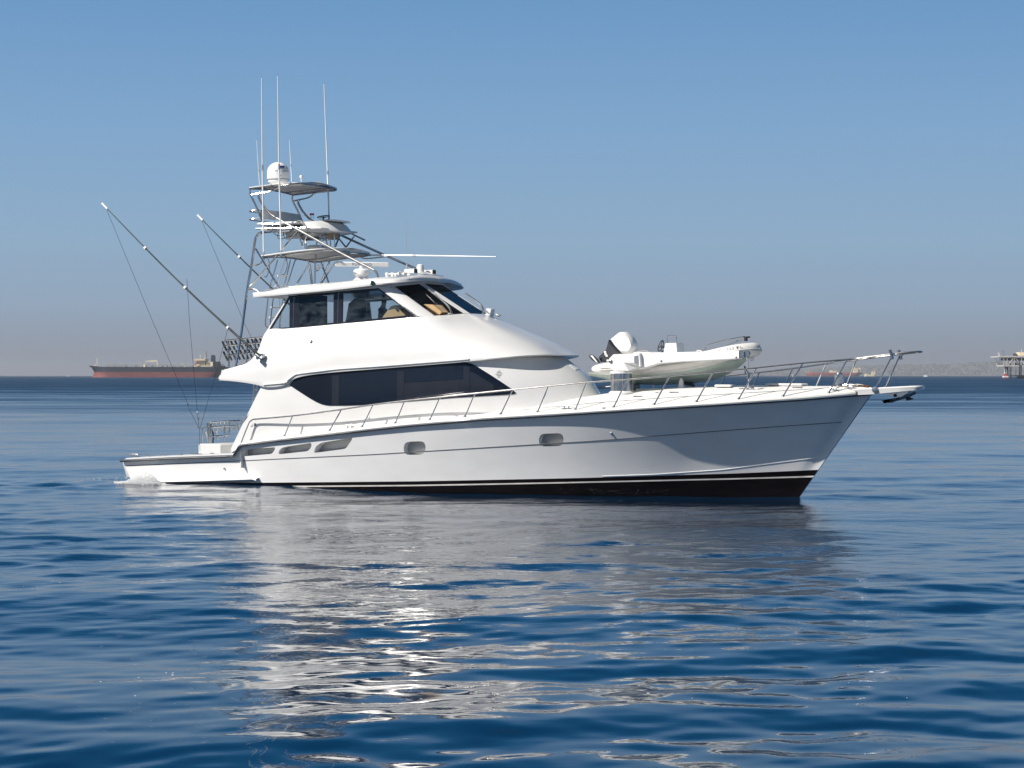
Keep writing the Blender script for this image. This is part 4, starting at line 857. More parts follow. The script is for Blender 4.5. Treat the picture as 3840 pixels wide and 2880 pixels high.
mb = MB(); mb.prism([la(q) for q in (P(3388, 1482, -.03), P(3404, 1486, -.03), P(3428, 1497, -.03), P(3414, 1500, -.03), P(3400, 1503, -.03), P(3396, 1494, -.03))], (0, .06, 0)); mb.build('fluke', 'rubber_black', anchor)
mb = MB(); mb.tube([la(P(3408, 1485, 0)), la(P(3433, 1472, .1))], .04, 8); mb.build('stock', 'dull_steel', anchor)
# windlass, chain, bridle plate, cleats, hatches
wz = P(3146, 1451, .0); mb = MB(); mb.lathe([(.20, -.06), (.20, .02), (.13, .04), (.12, .09), (.14, .10), (.14, .30), (.15, .31), (.15, .36), (.11, .37), (.09, .41), (0, .42)], (wz[0], wz[1], wz[2]), 16); mb.build('windlass', 'steel', yacht, ang=30)
mb = MB()
pts = cat([P(3130, 1449, -.1), P(3155, 1451, -.12), P(3180, 1451, -.05), P(3210, 1450, .0), P(3255, 1449, 0)], 14)
for i in range(0, len(pts)-1):
    a_, b_ = np.array(pts[i]), np.array(pts[i+1]); c_ = (a_+b_)/2; dirn = (b_-a_)/np.linalg.norm(b_-a_); sd = np.cross(dirn, (0, 0, 1)) if i % 2 else np.array((0, 0, 1.)); L_ = .06
    mb.tube([c_+dirn*L_*math.cos(t)+sd*.032*math.sin(t) for t in np.linspace(0, 2*math.pi, 9)], .014, 5)
mb.build('anchor_chain', 'rust_chain', yacht)
mb = MB(); mb.prism([P(3168, 1459, -.18), P(3191, 1441, -.12), P(3200, 1458, -.16)], (0, .03, 0)); mb.puff([P(3235, 1452, .05), P(3240, 1445, .05), P(3262, 1450, .05), P(3258, 1455, .05)], (0, .12, 0), .2); mb.build('chain_stopper', 'dull_steel', yacht)
def cleat(c, s=1.):
    mb = MB(); x, y, z = c
    for d in (-.07*s, .07*s): mb.tube([(x+d, y, z-.02), (x+d, y, z+.09*s)], .018*s, 8)
    mb.tube([(x-.20*s, y, z+.085*s), (x-.1*s, y, z+.10*s), (x+.1*s, y, z+.10*s), (x+.20*s, y, z+.085*s)], .02*s, 8, sm=2); mb.box((x, y, z), (.34*s, .09, .012)); return mb
for q, s_ in [((1312, 1607), 1), ((2125, 1540), 1), ((3190, 1465), 1.1), ((3130, 1460), .7)]:
    p = solve(*q, lambda p: -(max(bs(p[0])-.22, .05)))
    pair(cleat((p[0], p[1], deck_z(p[0], p[1])+.005), s_), 'mooring_cleat', 'steel', deck)
for c in [P(500, 1717, -2.3)]: pair(cleat((c[0], c[1], zs(max(c[0], -.3))+.11), .9), 'mooring_cleat', 'steel', cockpit)
for x_, y_, w, l in [(21.6, 0, .62, 1.1), (19.9, -.55, .5, .5)]:
    mb = MB(); mb.box((x_, y_, deck_z(x_, y_)+.035), (l, w, .07), bv=.02); mb.build('deck_hatch', 'deck_white', deck)
for x_, y_ in [(18.6, -1.35), (20.6, -.9), (17.6, -1.7), (22.1, -.55)]:
    MB().box((x_, y_, deck_z(x_, y_)+.012), (.28, .10, .02), bv=.005).build('deck_plate', 'dull_steel', deck)
for q in [(2265, 1530), (2465, 1473)]: 
    p = hit(BK, *q, 0)
    if p: MB().lathe([(.06, -.01), (.06, .012), (0, .014)], p, 12).build('deck_fill_plate', 'dull_steel', deck)
# chocks that carry the tender
def chock(x, name='tender_chock'):
    mb = MB(); z = deck_z(x, 0)
    mb.prism([(x-.05, -.55, z-.15), (x-.05, .85, z-.15), (x-.05, .85, z+.42), (x-.05, .62, z+.42), (x-.05, .15, z+.10), (x-.05, -.32, z+.42), (x-.05, -.55, z+.42)], (.10, 0, 0)); return mb.build(name, 'deck_white', yacht, smooth=False)
p = P(2552, 1455, -.3); 
mb = MB(); z = p[2]; mb.prism([P(2542, 1457, -.5), P(2564, 1457, -.5), P(2560, 1424, -.45), P(2552, 1419, -.45), P(2548, 1424, -.45)], (0, .06, 0)); mb.build('tender_chock', 'tender_tube', yacht, smooth=False)
mb = MB(); mb.tube([P(2558, 1436, -.2), P(2580, 1440, .0), P(2598, 1444, .1), P(2602, 1458, .1)], .05, 8, sm=3); mb.build('tender_chock', 'engine_dark', yacht)
mb = MB(); mb.box(P(2378, 1452, -.2), (.18, .5, .22), bv=.03); mb.build('tender_chock', 'engine_dark', yacht)
mb = MB(); a_, b_ = P(2385, 1462, -.55), P(2690, 1460, -.55); mb.tube([(a_[0], -.5, a_[2]), (b_[0], -.5, b_[2])], .035, 8); mb.tube([(a_[0], .7, a_[2]), (b_[0], .7, b_[2])], .035, 8); mb.build('chock_rail', 'deck_white', yacht)

# ------------------------------------------------------------------ boat crane on the foredeck
crane = empty('boat_crane'); crane.parent = yacht; YC = -1.18
pc0, pc1 = P(2331, 1470, YC), P(2331, 1397, YC)
mb = MB(); mb.lathe([(.315, -.35), (.315, pc1[2]-pc0[2])], (pc0[0], YC, pc0[2]), 28); col_ = mb.build('crane_pedestal', 'dull_steel', crane)
mb = MB(); mb.lathe([(.40, -.30), (.39, -.02), (.33, .03)], (pc0[0], YC, pc0[2]), 28); mb.build('pedestal_base', 'gelcoat', crane)
MB().lathe([(.33, -.03), (.335, -.01), (.335, .03), (.31, .035)], (pc1[0], YC, pc1[2]), 28).build('pedestal_collar', 'white_plastic', col_)
for a_ in (-110, -62, -150): t = R(a_); MB().tube([(pc0[0]+.318*math.cos(t), YC+.318*math.sin(t), pc0[2]+.03), (pc0[0]+.318*math.cos(t), YC+.318*math.sin(t), pc1[2]-.04)], .012, 6).build('pedestal_edge', 'steel', col_)
yb_ = YC-.30
mb = MB(); mb.puff([P(*q, yb_) for q in [(2281, 1352), (2283, 1344), (2299, 1328), (2400, 1324), (2404, 1372), (2358, 1391), (2300, 1391), (2288, 1366)]], (0, .6, 0), .035, n=6); head = mb.build('crane_head', 'white_plastic', crane, ang=30)
y2 = yb_-.14
mb = MB(); o_ = [P(*q, yb_) for q in [(2327, 1336), (2394, 1331), (2394, 1372), (2357, 1391)]]
i_ = [P(*q, y2) for q in [(2338, 1338), (2378, 1336), (2378, 1360), (2338, 1360)]]
mb.grid([o_, i_], close=True); mb.fan(i_); mb.build('winch_housing', 'white_plastic', head, smooth=False)
c = P(2290, 1355, yb_-.01); MB().lathe([(.06, 0), (.055, .02), (.03, .03), (.025, .04), (0, .04)], c, 14, axis=(0, -1, 0)).build('pivot_cap', 'dull_steel', head)
mb = MB(); rows = []
for (px_, t_, b_) in [(2396, 1324, 1386), (2470, 1322, 1364), (2560, 1320, 1357), (2660, 1318, 1352), (2771, 1315, 1346)]:
    a_, c_ = P(px_, t_, YC-.17), P(px_, b_, YC-.17); e = .02; rows.append([(a_[0], YC-.15, a_[2]), (a_[0], YC-.17, a_[2]-e), (c_[0], YC-.17, c_[2]+e), (c_[0], YC-.15, c_[2]), (c_[0], YC+.15, c_[2]), (c_[0], YC+.17, c_[2]+e), (a_[0], YC+.17, a_[2]-e), (a_[0], YC+.15, a_[2])])
mb.grid(rows, close=True); mb.fan(rows[0]); mb.fan(rows[-1]); boom = mb.build('crane_boom', 'white_plastic', crane, ang=30)
for q in [(2480, 1354), (2761, 1341)]: MB().lathe([(.035, 0), (.03, .012), (0, .015)], P(*q, YC-.171), 10, axis=(0, -1, 0)).build('boom_bolt', 'dull_steel', boom)
mb = MB(); mb.prism([P(*q, YC-.13) for q in [(2771, 1317), (2790, 1318), (2790, 1338), (2771, 1338)]], (0, .26, 0)); mb.build('boom_end_bracket', 'dull_steel', boom, smooth=False)
mb = MB(); c = P(2797, 1328, YC-.08); mb.lathe([(.0, 0), (.10, 0), (.085, .06), (.10, .12), (0, .12)], c, 18, axis=(0, 1, 0)); mb.prism([P(*q, YC-.12) for q in [(2772, 1316), (2777, 1316), (2777, 1343), (2772, 1343)]], (0, .24, 0)); mb.build('boom_sheave', 'dull_steel', boom)
mb = MB(); mb.tube([P(2807, 1330, YC), P(2807, 1398, YC)], .008, 5); mb.build('crane_wire', 'dull_steel', crane)
mb = MB(); mb.lathe([(.0, 0), (.045, 0), (.05, .02), (.05, .17), (.03, .19), (0, .19)], P(2807, 1421, YC), 12); mb.build('wire_weight', 'dull_steel', crane)
mb = MB(); mb.tube([P(2807, 1421, YC), P(2806, 1440, YC+.1), P(2803, 1455, YC+.2)], .014, 6, sm=3); mb.lathe([(0, -.05), (.06, 0), (.05, .06), (0, .07)], P(2803, 1450, YC+.2), 8); mb.tube([P(2795, 1456, YC+.2), P(2812, 1450, YC+.2), P(2827, 1457, YC+.2)], .03, 6, sm=3); mb.build('hook_shackle', 'steel', crane)

# ------------------------------------------------------------------ inflatable tender carried on the foredeck
YT = .15; t0 = P(2520, 1440, YT)
tender, lt = own('inflatable_tender', t0, 'white rigid inflatable tender with pale green bottom, stowed on the yacht foredeck', 'dinghy')
def TP(px, py, y): return lt(P(px, py, y))
ytube = -.72
cl_ = [(2222, 1384), (2290, 1382), (2370, 1380), (2460, 1372), (2560, 1359), (2640, 1344), (2700, 1330), (2757, 1318)]
ctr = [P(a, b, YT+ytube+d) for (a, b), d in zip(cl_, (0, 0, 0, 0, 0, .03, .10, .20))]; bow = P(2826, 1312, YT+.0)
ctr += [(bow[0]-.17, YT-.36, bow[2]-.015), (bow[0]-.03, YT-.16, bow[2]+.005), (bow[0], YT, bow[2]+.01)]
cc = cat(ctr, 6); cc = cc+[np.array((p[0], 2*YT-p[1], p[2])) for p in cc[-2::-1]]
mb = MB(); n = len(cc); rad = [.205*min(1, .32+.68*math.sqrt(min(i, n-1-i)/7)) if min(i, n-1-i) < 7 else .205 for i in range(n)]
P3 = [lt(p) for p in cc]; mb.tube(P3, rad, 18); tube_ = mb.build('buoyancy_tube', 'tender_tube', tender, ang=60)
for dz, r_w in ((-.03, .022), (.03, .016)):
    mb = MB(); pts = []
    for i, p in enumerate(cc):
        if min(i, n-1-i) < 3: continue
        a_, b_ = np.array(cc[max(i-1, 0)]), np.array(cc[min(i+1, n-1)]); t_ = (b_-a_)/np.linalg.norm(b_-a_); o_ = np.cross(t_, (0, 0, 1)); pts.append(lt(tuple(np.array(p)+o_*(.205)+np.array((0, 0, dz)))))
    mb.tube(pts, r_w, 6); mb.build('rubbing_strake', 'tender_strake' if dz < 0 else 'tender_tube', tube_)
# deep-v hull below the tube
keel = [(2240, 1415), (2300, 1430), (2372, 1441), (2480, 1444), (2600, 1438), (2680, 1424), (2735, 1402), (2775, 1376), (2800, 1352)]
K = [P(a, b, YT) for a, b in keel]; xs_ = np.linspace(K[0][0], K[-1][0], 34)
kx = [k[0] for k in K]; kz = [k[2] for k in K]; cx_ = [c[0] for c in ctr]; cz_ = [c[2] for c in ctr]
rows = []
for x in xs_:
    zk = np.interp(x, kx, kz); i_ = min(1, max(0, (x-kx[-3])/(kx[-1]-kx[-3]+.01))); w = .70*(1-i_**1.5)+.02; ztop = np.interp(x, cx_[:-2], cz_[:-2])-.10; zc2 = zk+(ztop-zk)*.55
    rows.append([lt((x, YT, zk)), lt((x, YT-w*.36, zk+(zc2-zk)*.42)), lt((x, YT-w*.40, zk+(zc2-zk)*.40)), lt((x, YT-w*.80, zc2-.02)), lt((x, YT-w*.86, zc2-.01)), lt((x, YT-w*.9, zc2+(ztop-zc2)*.35)), lt((x, YT-w, ztop))])
T_ = [[r[k] for r in rows] for k in range(7)]
mb = MB(); mb.grid(T_, mrow=[0, 0, 0, 0, 0, 1]); 
m2 = MB(); m2.v = [(x, 2*(YT-t0[1])-y, z) for x, y, z in mb.v]; mb.add(m2.v, list(mb.f)); mb.m = mb.m[:len(mb.m)//2]*2
mb.fan([r for r in rows[0]]+[(x, 2*(YT-t0[1])-y, z) for x, y, z in rows[0][::-1]]); mb.build('tender_hull', ['tender_bottom', 'tender_tube'], tender, ang=25)
mb = MB(); mb.box(TP(2450, 1352, YT), (2.6, 1.1, .06)); mb.build('floor', 'deck_white', tender)
mb = MB(); mb.puff([TP(*q, YT-.3) for q in [(2486, 1324), (2495, 1286), (2537, 1285), (2542, 1350), (2486, 1350)]], (0, .6, 0), .04); cons = mb.build('steering_console', 'white_plastic', tender, ang=25)
mb = MB(); mb.tube([TP(2503, 1288, YT-.22), TP(2503, 1262, YT-.22), TP(2508, 1259, YT-.22), TP(2531, 1260, YT-.22), TP(2536, 1264, YT-.22), TP(2538, 1290, YT-.22)], .018, 6, sm=3); mb.tube([TP(2503, 1288, YT+.22), TP(2503, 1262, YT+.22), TP(2508, 1259, YT+.22), TP(2531, 1260, YT+.22), TP(2536, 1264, YT+.22), TP(2538, 1290, YT+.22)], .018, 6, sm=3); mb.build('grab_rail', 'steel', cons)
mb = MB(); c = np.array(TP(2478, 1297, YT)); e1 = np.array((.35, 0, .94)); e2 = np.array((0, 1., 0)); ring = [c+.17*(e1*math.cos(t)+e2*math.sin(t)) for t in np.linspace(0, 6.283, 19)]; mb.tube(ring, .016, 6); mb.tube([c, TP(2492, 1303, YT)], .03, 8)
for k in (0, 6, 12): mb.tube([c, ring[k]], .012, 5)
mb.build('steering_wheel', 'rubber_black', cons)
MB().lathe([(0, .05), (.05, .03), (.07, 0), (.06, -.08), (0, -.1)], TP(2487, 1318, YT-.25), 10).build('coiled_cable', 'engine_dark', cons)
mb = MB(); mb.puff([TP(*q, YT-.5) for q in [(2369, 1328), (2374, 1321), (2380, 1319), (2436, 1319), (2442, 1323), (2442, 1345), (2369, 1345)]], (0, 1.0, 0), .06); mb.build('bench_seat', 'tender_tube', tender)
MB().tube([TP(2388, 1319, YT-.3), TP(2400, 1316, YT-.3), TP(2424, 1314, YT-.3), TP(2430, 1319, YT-.3)], .012, 5, sm=3).build('seat_handle', 'steel', tender)
# outboard tilted up
def eng(pts, w, name, m, parent, ins=.12, yo=0.): 
    mb = MB(); mb.puff([TP(*q, YT-w/2+yo) for q in pts], (0, w, 0), ins, n=8); return mb.build(name, m, parent, ang=40)
outb = empty('outboard_motor'); outb.parent = tender
cowl = eng([(2281, 1272), (2300, 1257), (2315, 1245), (2335, 1244), (2345, 1250), (2361, 1264), (2370, 1281), (2375, 1299), (2371, 1310), (2360, 1326), (2326, 1326), (2312, 1312), (2298, 1297)], .52, 'engine_cowling', 'white_plastic', outb, .22)
MB().tube([TP(2341, 1263, YT-.235), TP(2360, 1264, YT-.2)], .008, 5).build('cowling_seam', 'grey_plastic', cowl)
mid_ = eng([(2280, 1274), (2298, 1298), (2326, 1327), (2300, 1334), (2283, 1348), (2277, 1358), (2262, 1357), (2266, 1335), (2270, 1310)], .30, 'engine_leg', 'engine_dark', outb, .15)
eng([(2268, 1312), (2276, 1330), (2272, 1356), (2250, 1358), (2241, 1340)], .20, 'engine_leg', 'engine_dark', outb, .2)
for q in [(2269, 1320), (2271, 1328), (2275, 1334)]: MB().box(tuple(np.array(TP(*q, YT-.155))), (.07, .01, .06)).build('engine_marking', 'white_plastic', mid_)
eng([(2205, 1337), (2207, 1331), (2214, 1329), (2222, 1332), (2238, 1346), (2248, 1360), (2233, 1361), (2216, 1349)], .13, 'gearcase', 'engine_dark', outb, .35)
mb = MB(); mb.puff([TP(*q, YT-.075) for q in [(2214, 1334), (2222, 1333), (2243, 1360), (2236, 1360)]], (0, .02, 0), .1); mb.build('anode_strip', 'white_plastic', outb)
mb = MB(); c = np.array(TP(2252, 1345, YT))
for k in range(3):
    t = k*2.094; v1 = np.array((.15*math.cos(t)*.5, .15*math.sin(t), .15*math.cos(t)*.8)); v2 = np.array((.15*math.cos(t+.8)*.5+.05, .15*math.sin(t+.8), .15*math.cos(t+.8)*.8)); mb.prism([c, c+v1, c+(v1+v2)*.62, c+v2], (.012, 0, .01))
mb.build('propeller', 'dull_steel', outb, smooth=False)
# bow rail of the tender with its light, bow details, registration
for yy in (-.32, .32):
    MB().tube([TP(2641, 1314, YT+yy*1.7), TP(2650, 1300, YT+yy*1.6), TP(2656, 1294, YT+yy*1.6), TP(2720, 1276, YT+yy), TP(2792, 1262, YT+yy*.2)], .017, 6, sm=4).build('tender_bow_rail', 'steel', tender)
mb = MB(); mb.tube([TP(2720, 1297, YT), TP(2795, 1270, YT)], .013, 5); mb.tube([TP(2775, 1288, YT), TP(2797, 1272, YT)], .013, 5); mb.tube([TP(2766, 1271, YT), TP(2760, 1287, YT)], .01, 5); mb.build('rail_brace', 'steel', tender)
c = TP(2797, 1268, YT); mb = MB(); mb.lathe([(0, -.09), (.05, -.09), (.055, .0), (.04, .03), (0, .03)], c, 12); mb.tube([(c[0]-.12, c[1], c[2]+.035), (c[0]+.08, c[1], c[2]+.035)], .015, 6); mb.tube([(c[0]+.06, c[1]-.05, c[2]+.03), (c[0]+.1, c[1]+.05, c[2]+.03)], .025, 6); mb.build('bow_light', 'rubber_black', tender)
mb = MB(); mb.tube([TP(2612, 1318, YT-.66), TP(2616, 1315, YT-.66), TP(2624, 1315, YT-.66), TP(2632, 1318, YT-.66)], .018, 6, sm=3); mb.build('tube_handle', 'tender_tube', tube_)
MB().tube([TP(2816, 1347, YT-.13), TP(2825, 1342, YT-.12), TP(2824, 1350, YT-.12), TP(2817, 1353, YT-.13), TP(2815, 1348, YT-.13)], .01, 5, sm=3).build('bow_eye', 'dull_steel', tender)
mb = MB(); mb.tube([TP(2790, 1372, YT), TP(2793, 1382, YT), TP(2795, 1402, YT-.05)], .014, 5, sm=3); mb.tube([TP(2793, 1374, YT), TP(2803, 1396, YT-.2)], .016, 5); mb.build('tie_down_strap', 'rubber_black', tender)
mb = lettering('FL 1553 PL', .12, (0, 0, 0), (1, 0, 0), (0, 1, 0), (0, 0, 1), 0., spacing=1.15)
arc = np.cumsum([0]+[np.linalg.norm(np.array(cc[i+1])-np.array(cc[i])) for i in range(n//2)]); pa = P(2688, 1316, YT+ytube-.1)
i0 = min(range(n//2), key=lambda i: abs(cc[i][0]-pa[0])); s0 = arc[i0]; out = []
for x, y, _ in mb.v:
    s = s0+x; i = int(min(max(np.searchsorted(arc, s)-1, 0), n//2-1)); f_ = (s-arc[i])/(arc[i+1]-arc[i]); a_, b_ = np.array(cc[i]), np.array(cc[i+1]); p = a_+(b_-a_)*f_; t_ = (b_-a_)/np.linalg.norm(b_-a_); o_ = np.cross(t_, (0, 0, 1)); o_ /= np.linalg.norm(o_); up = np.cross(o_, t_); phi = R(20)+y/.209
    out.append(lt(tuple(p+.209*(o_*math.cos(phi)+up*math.sin(phi)))))
mb.v = out; mb.build('registration_number', 'letter_black', tube_)

# ------------------------------------------------------------------ person at the helm
def person(name, joints, edges, radii, label, at):
    e, loc = own(name, at, label, 'person')
    me = bpy.data.meshes.new('body'); me.from_pydata([loc(j) for j in joints], edges, []); ob = bpy.data.objects.new('body', me); COL.objects.link(ob)
    sk = ob.modifiers.new('s', 'SKIN'); sb = ob.modifiers.new('u', 'SUBSURF'); sb.levels = 2; sb.render_levels = 2
    for v, r in zip(me.skin_vertices[0].data, radii): v.radius = (r, r) if not hasattr(r, '__len__') else r
    me.skin_vertices[0].data[0].use_root = True
    dg = bpy.context.evaluated_depsgraph_get(); dg.update(); m2 = bpy.data.meshes.new_from_object(ob.evaluated_get(dg)); bpy.data.objects.remove(ob)
    m2.materials.clear(); m2.materials.append(M['silhouette_dark']); m2.polygons.foreach_set('use_smooth', [True]*len(m2.polygons))  # whole figure, face included, coloured dark to read as an unlit silhouette
    b = bpy.data.objects.new('body', m2); COL.objects.link(b); b.parent = e; return e, loc
hc = P(1440, 1128, -.1); hx, hy_, hz = hc
J = [(hx-.10, hy_, hz-.78), (hx-.09, hy_, hz-.55), (hx-.06, hy_, hz-.30), (hx-.03, hy_, hz-.17), (hx, hy_, hz-.06), (hx+.02, hy_, hz+.08), (hx-.05, hy_-.20, hz-.29), (hx+.05, hy_-.27, hz-.52), (hx+.33, hy_-.18, hz-.55), (hx+.42, hy_-.15, hz-.55), (hx-.05, hy_+.20, hz-.29), (hx+.05, hy_+.27, hz-.52), (hx+.33, hy_+.18, hz-.55), (hx+.42, hy_+.15, hz-.55), (hx+.12, hy_-.11, hz-.82), (hx+.40, hy_-.12, hz-.84), (hx+.42, hy_-.12, hz-1.20), (hx+.12, hy_+.11, hz-.82), (hx+.40, hy_+.12, hz-.84), (hx+.42, hy_+.12, hz-1.20)]
Eg = [(0, 1), (1, 2), (2, 3), (3, 4), (4, 5), (2, 6), (6, 7), (7, 8), (8, 9), (2, 10), (10, 11), (11, 12), (12, 13), (0, 14), (14, 15), (15, 16), (0, 17), (17, 18), (18, 19)]
Rr = [.15, .15, .14, .06, .095, .075, .06, .05, .04, .045, .06, .05, .04, .045, .085, .065, .05, .085, .065, .05]
skip_, pl_ = person('person', J, Eg, Rr, 'person in a cap, coloured as a dark silhouette, steering at the helm behind the bridge glass', hc)
mb = MB(); mb.lathe([(.105, .03), (.11, .06), (.09, .13), (.04, .16), (0, .165)], pl_((hx, hy_, hz)), 14); mb.prism([pl_(q) for q in [(hx+.08, hy_-.08, hz+.05), (hx+.21, hy_-.05, hz+.03), (hx+.21, hy_+.05, hz+.03), (hx+.08, hy_+.08, hz+.05)]], (0, 0, .012)); mb.build('cap', 'silhouette_dark', skip_)

# ------------------------------------------------------------------ ships, platform and shore far beyond, each at its own distance
def Wp(px, py, Y): return ((px-1920)/FPX*Y, Y, CAMZ+(HZ-py)/FPX*Y)
mat('tanker_navy', (.010, .014, .030), .55, noise=.3, nscale=.05, nstretch=(1, 1, 3))
mat('tanker_red', (.20, .05, .042), .65, noise=.3, nscale=.06, nstretch=(1, 1, 3))
mat('ship_orange_red', (.42, .07, .05), .6, noise=.2, nscale=.06)
mat('ship_cream', (.78, .67, .46), .6, noise=.1, nscale=.2)
mat('ship_grey', (.34, .35, .35), .6, noise=.3, nscale=.3)
mat('ship_window', (.02, .02, .025), .3, noise=.1)
mat('platform_white', (.68, .62, .56), .6, noise=.25, nscale=.25)
mat('platform_dark', (.05, .055, .065), .7, noise=.3, nscale=.3)
mat('hill_hazed', (.15, .15, .15), .9, noise=.25, nscale=.012)  # shore tones levelled towards grey: part of the haze is in the colour
mat('house_hazed', (.30, .285, .275), .8, noise=.2, nscale=.05)  # dulled so the houses fade as if through more haze
mat('crown_hazed', (.13, .135, .13), .9, noise=.4, nscale=.1)  # close to the hill tone, haze painted into the crowns
def ship_hull(parent, px0, px1, rows, Y, beam, m, bow_left=True, name='ship_hull', flare=0):
    """rows: list of (pixel height, bow overhang px, stern overhang px, material)"""
    mb = MB(); L = []; nst = 26
    for py, ob, os_, _ in rows:
        a, b = px0-ob, px1+os_; ring = []
        for i in range(nst+1):
            u = i/nst; px = a+(b-a)*u; e = min(1, (u/.10))**.6 if u < .10 else min(1, ((1-u)/.09))**.45*1 if u > .91 else 1
            x, y, z = Wp(px, py, Y); ring.append((x, Y-beam/2*e, z))
        L.append(ring+[(x, 2*Y-y, z) for x, y, z in ring[-2:0:-1]])
    mb.grid(L, mrow=[r[3] for r in rows[:-1]], close=True); mb.fan(L[-1], len(m)-1)
    o = Vector(parent.location); mb.v = [(x-o.x, y-o.y, z-o.z) for x, y, z in mb.v]; return mb.build(name, m, parent, ang=30)
def far_box(mb, px0, px1, py0, py1, Y, dep, yoff=0, m=0):
    a, b = Wp(px0, py1, Y), Wp(px1, py0, Y); mb.box(((a[0]+b[0])/2, Y+yoff, (a[2]+b[2])/2), (abs(b[0]-a[0]), dep, abs(b[2]-a[2])), m=m); return mb
def far_build(mb, name, m, root, **k):
    o = Vector(root.location); mb.v = [(x-o.x, y-o.y, z-o.z) for x, y, z in mb.v]; return mb.build(name, m, root, **k)
def far_tube(mb, pts, Y, r, yo=0, n=6, m=0):
    mb.tube([(Wp(a, b, Y)[0], Y+yo, Wp(a, b, Y)[2]) for a, b in pts], r, n, m=m); return mb
YT_ = 3600.; tk = empty('oil_tanker', Wp(590, 1415.4, YT_)); tag(tk, 'loaded oil tanker with dark blue topsides over red bottom, anchored behind the yacht stern', 'tanker')
hl = ship_hull(tk, 346, 852, [(1416, 0, -14, 1), (1408, -3, -4, 1), (1395, -7, 0, 0), (1376, 4, 6, 0)], YT_, 40, ['tanker_navy', 'tanker_red', 'ship_grey'])
mb = MB(); mb.prism([(Wp(a, b, YT_)[0], YT_-10, Wp(a, b, YT_)[2]) for a, b in [(338, 1371), (352, 1373), (372, 1375), (374, 1378), (343, 1378)]], (0, 20, 0)); far_build(mb, 'forecastle', 'tanker_navy', tk)
mb = MB(); r_ = random.Random(8)
for k in range(10): far_box(mb, 362+k*1.9, 363.3+k*1.9, 1378.2-r_.random(), 1380.5, YT_, .3, -20.3)
far_build(mb, 'ship_name', 'stripe_white', hl)
mb = MB(); far_tube(mb, [(365, 1374), (365, 1343)], YT_, .8); far_tube(mb, [(362, 1345), (368, 1345)], YT_, .4); far_build(mb, 'foremast', 'ship_cream', tk)
mb = MB(); far_box(mb, 354, 360, 1367, 1373, YT_, 4); far_build(mb, 'bow_winch', 'ship_cream', tk)
mb = MB()
for py in (1364.5, 1368.5): far_tube(mb, [(391, py), (725, py+3)], YT_, .45, -8); far_tube(mb, [(391, py), (725, py+3)], YT_, .45, 8)
for k in range(56): far_tube(mb, [(392+k*6, 1364.5+k*.055), (392+k*6, 1375)], YT_, .28, -8)
far_build(mb, 'deck_piping', 'ship_grey', tk, smooth=False)
mb = MB()
for k in range(70):
    x = 374+r_.random()*350; far_box(mb, x, x+1+r_.random()*3.5, 1370+r_.random()*4, 1376, YT_, 3, r_.uniform(-15, 12))
far_build(mb, 'deck_fittings', 'ship_grey', tk, smooth=False)
for px_ in (454, 528, 604, 684): far_build(far_box(MB(), px_-1, px_+1, 1362, 1375, YT_, 1.2), 'vent_post', 'ship_cream', tk, smooth=False)
far_build(far_box(MB(), 541, 549, 1367, 1377, YT_, 8, -6), 'manifold_house', 'ship_cream', tk, smooth=False)
mb = MB(); far_tube(mb, [(592, 1370), (592, 1353)], YT_, 1.3, -3); mb.prism([(Wp(a, b, YT_)[0], YT_-4.5, Wp(a, b, YT_)[2]) for a, b in [(546, 1353.5), (582, 1351), (592, 1351.5), (594, 1356), (582, 1357), (548, 1356.5)]], (0, 3, 0)); far_tube(mb, [(547, 1356), (546, 1369)], YT_, .3, -3); far_tube(mb, [(582, 1357), (591, 1364)], YT_, .4, -3); far_build(mb, 'deck_crane', 'ship_cream', tk, smooth=False)
sup = far_box(MB(), 740, 800, 1364, 1377, YT_, 34); 
mb = MB(); far_box(mb, 741, 774, 1353, 1372, YT_, 30); ac = far_build(mb, 'accommodation_block', 'ship_cream', tk, smooth=False)
mb = MB(); far_box(mb, 735, 776, 1346, 1352.5, YT_, 40); far_build(mb, 'wheelhouse', 'ship_cream', tk, smooth=False)
mb = MB(); far_box(mb, 777.5, 803, 1357, 1372, YT_, 30); far_build(mb, 'engine_casing', 'ship_cream', tk, smooth=False)
mb = MB()
for k in range(9): far_box(mb, 730+k*4.4+(k > 5)*5, 733.2+k*4.4+(k > 5)*5, 1372, 1380.5, YT_, 2, -18)
for k in range(4): far_box(mb, 777+k*6, 780+k*6, 1372, 1380.5, YT_, 2, -18)
far_box(mb, 730, 800, 1371, 1373.5, YT_, 38); far_build(mb, 'deck_arcade', 'ship_cream', tk, smooth=False)
mb = MB()
for k in range(10): far_box(mb, 737+k*3.9, 739.6+k*3.9, 1348, 1350, YT_, .6, -20.2)
for r0 in (1357, 1362, 1367):
    for k in range(6): far_box(mb, 752+k*3.6, 753.2+k*3.6, r0, r0+1.8, YT_, .6, -15.2)
far_build(mb, 'portlight_row', 'ship_window', ac, smooth=False)
mb = MB(); mb.puff([(Wp(a, b, YT_)[0], YT_-22, Wp(a, b, YT_)[2]) for a, b in [(739, 1361), (748, 1357), (751, 1365), (740, 1369)]], (0, 3, 0), .2); far_build(mb, 'lifeboat', 'ship_orange_red', tk)
mb = MB(); far_tube(mb, [(772, 1347), (771, 1318)], YT_, 1.6); far_box(mb, 768, 776, 1319, 1328, YT_, 2); far_tube(mb, [(770, 1320), (770, 1312)], YT_, .35); far_tube(mb, [(774.5, 1320), (775, 1314)], YT_, .35); far_tube(mb, [(764, 1334), (779, 1334)], YT_, .4); far_build(mb, 'radar_mast', 'ship_grey', tk, smooth=False)
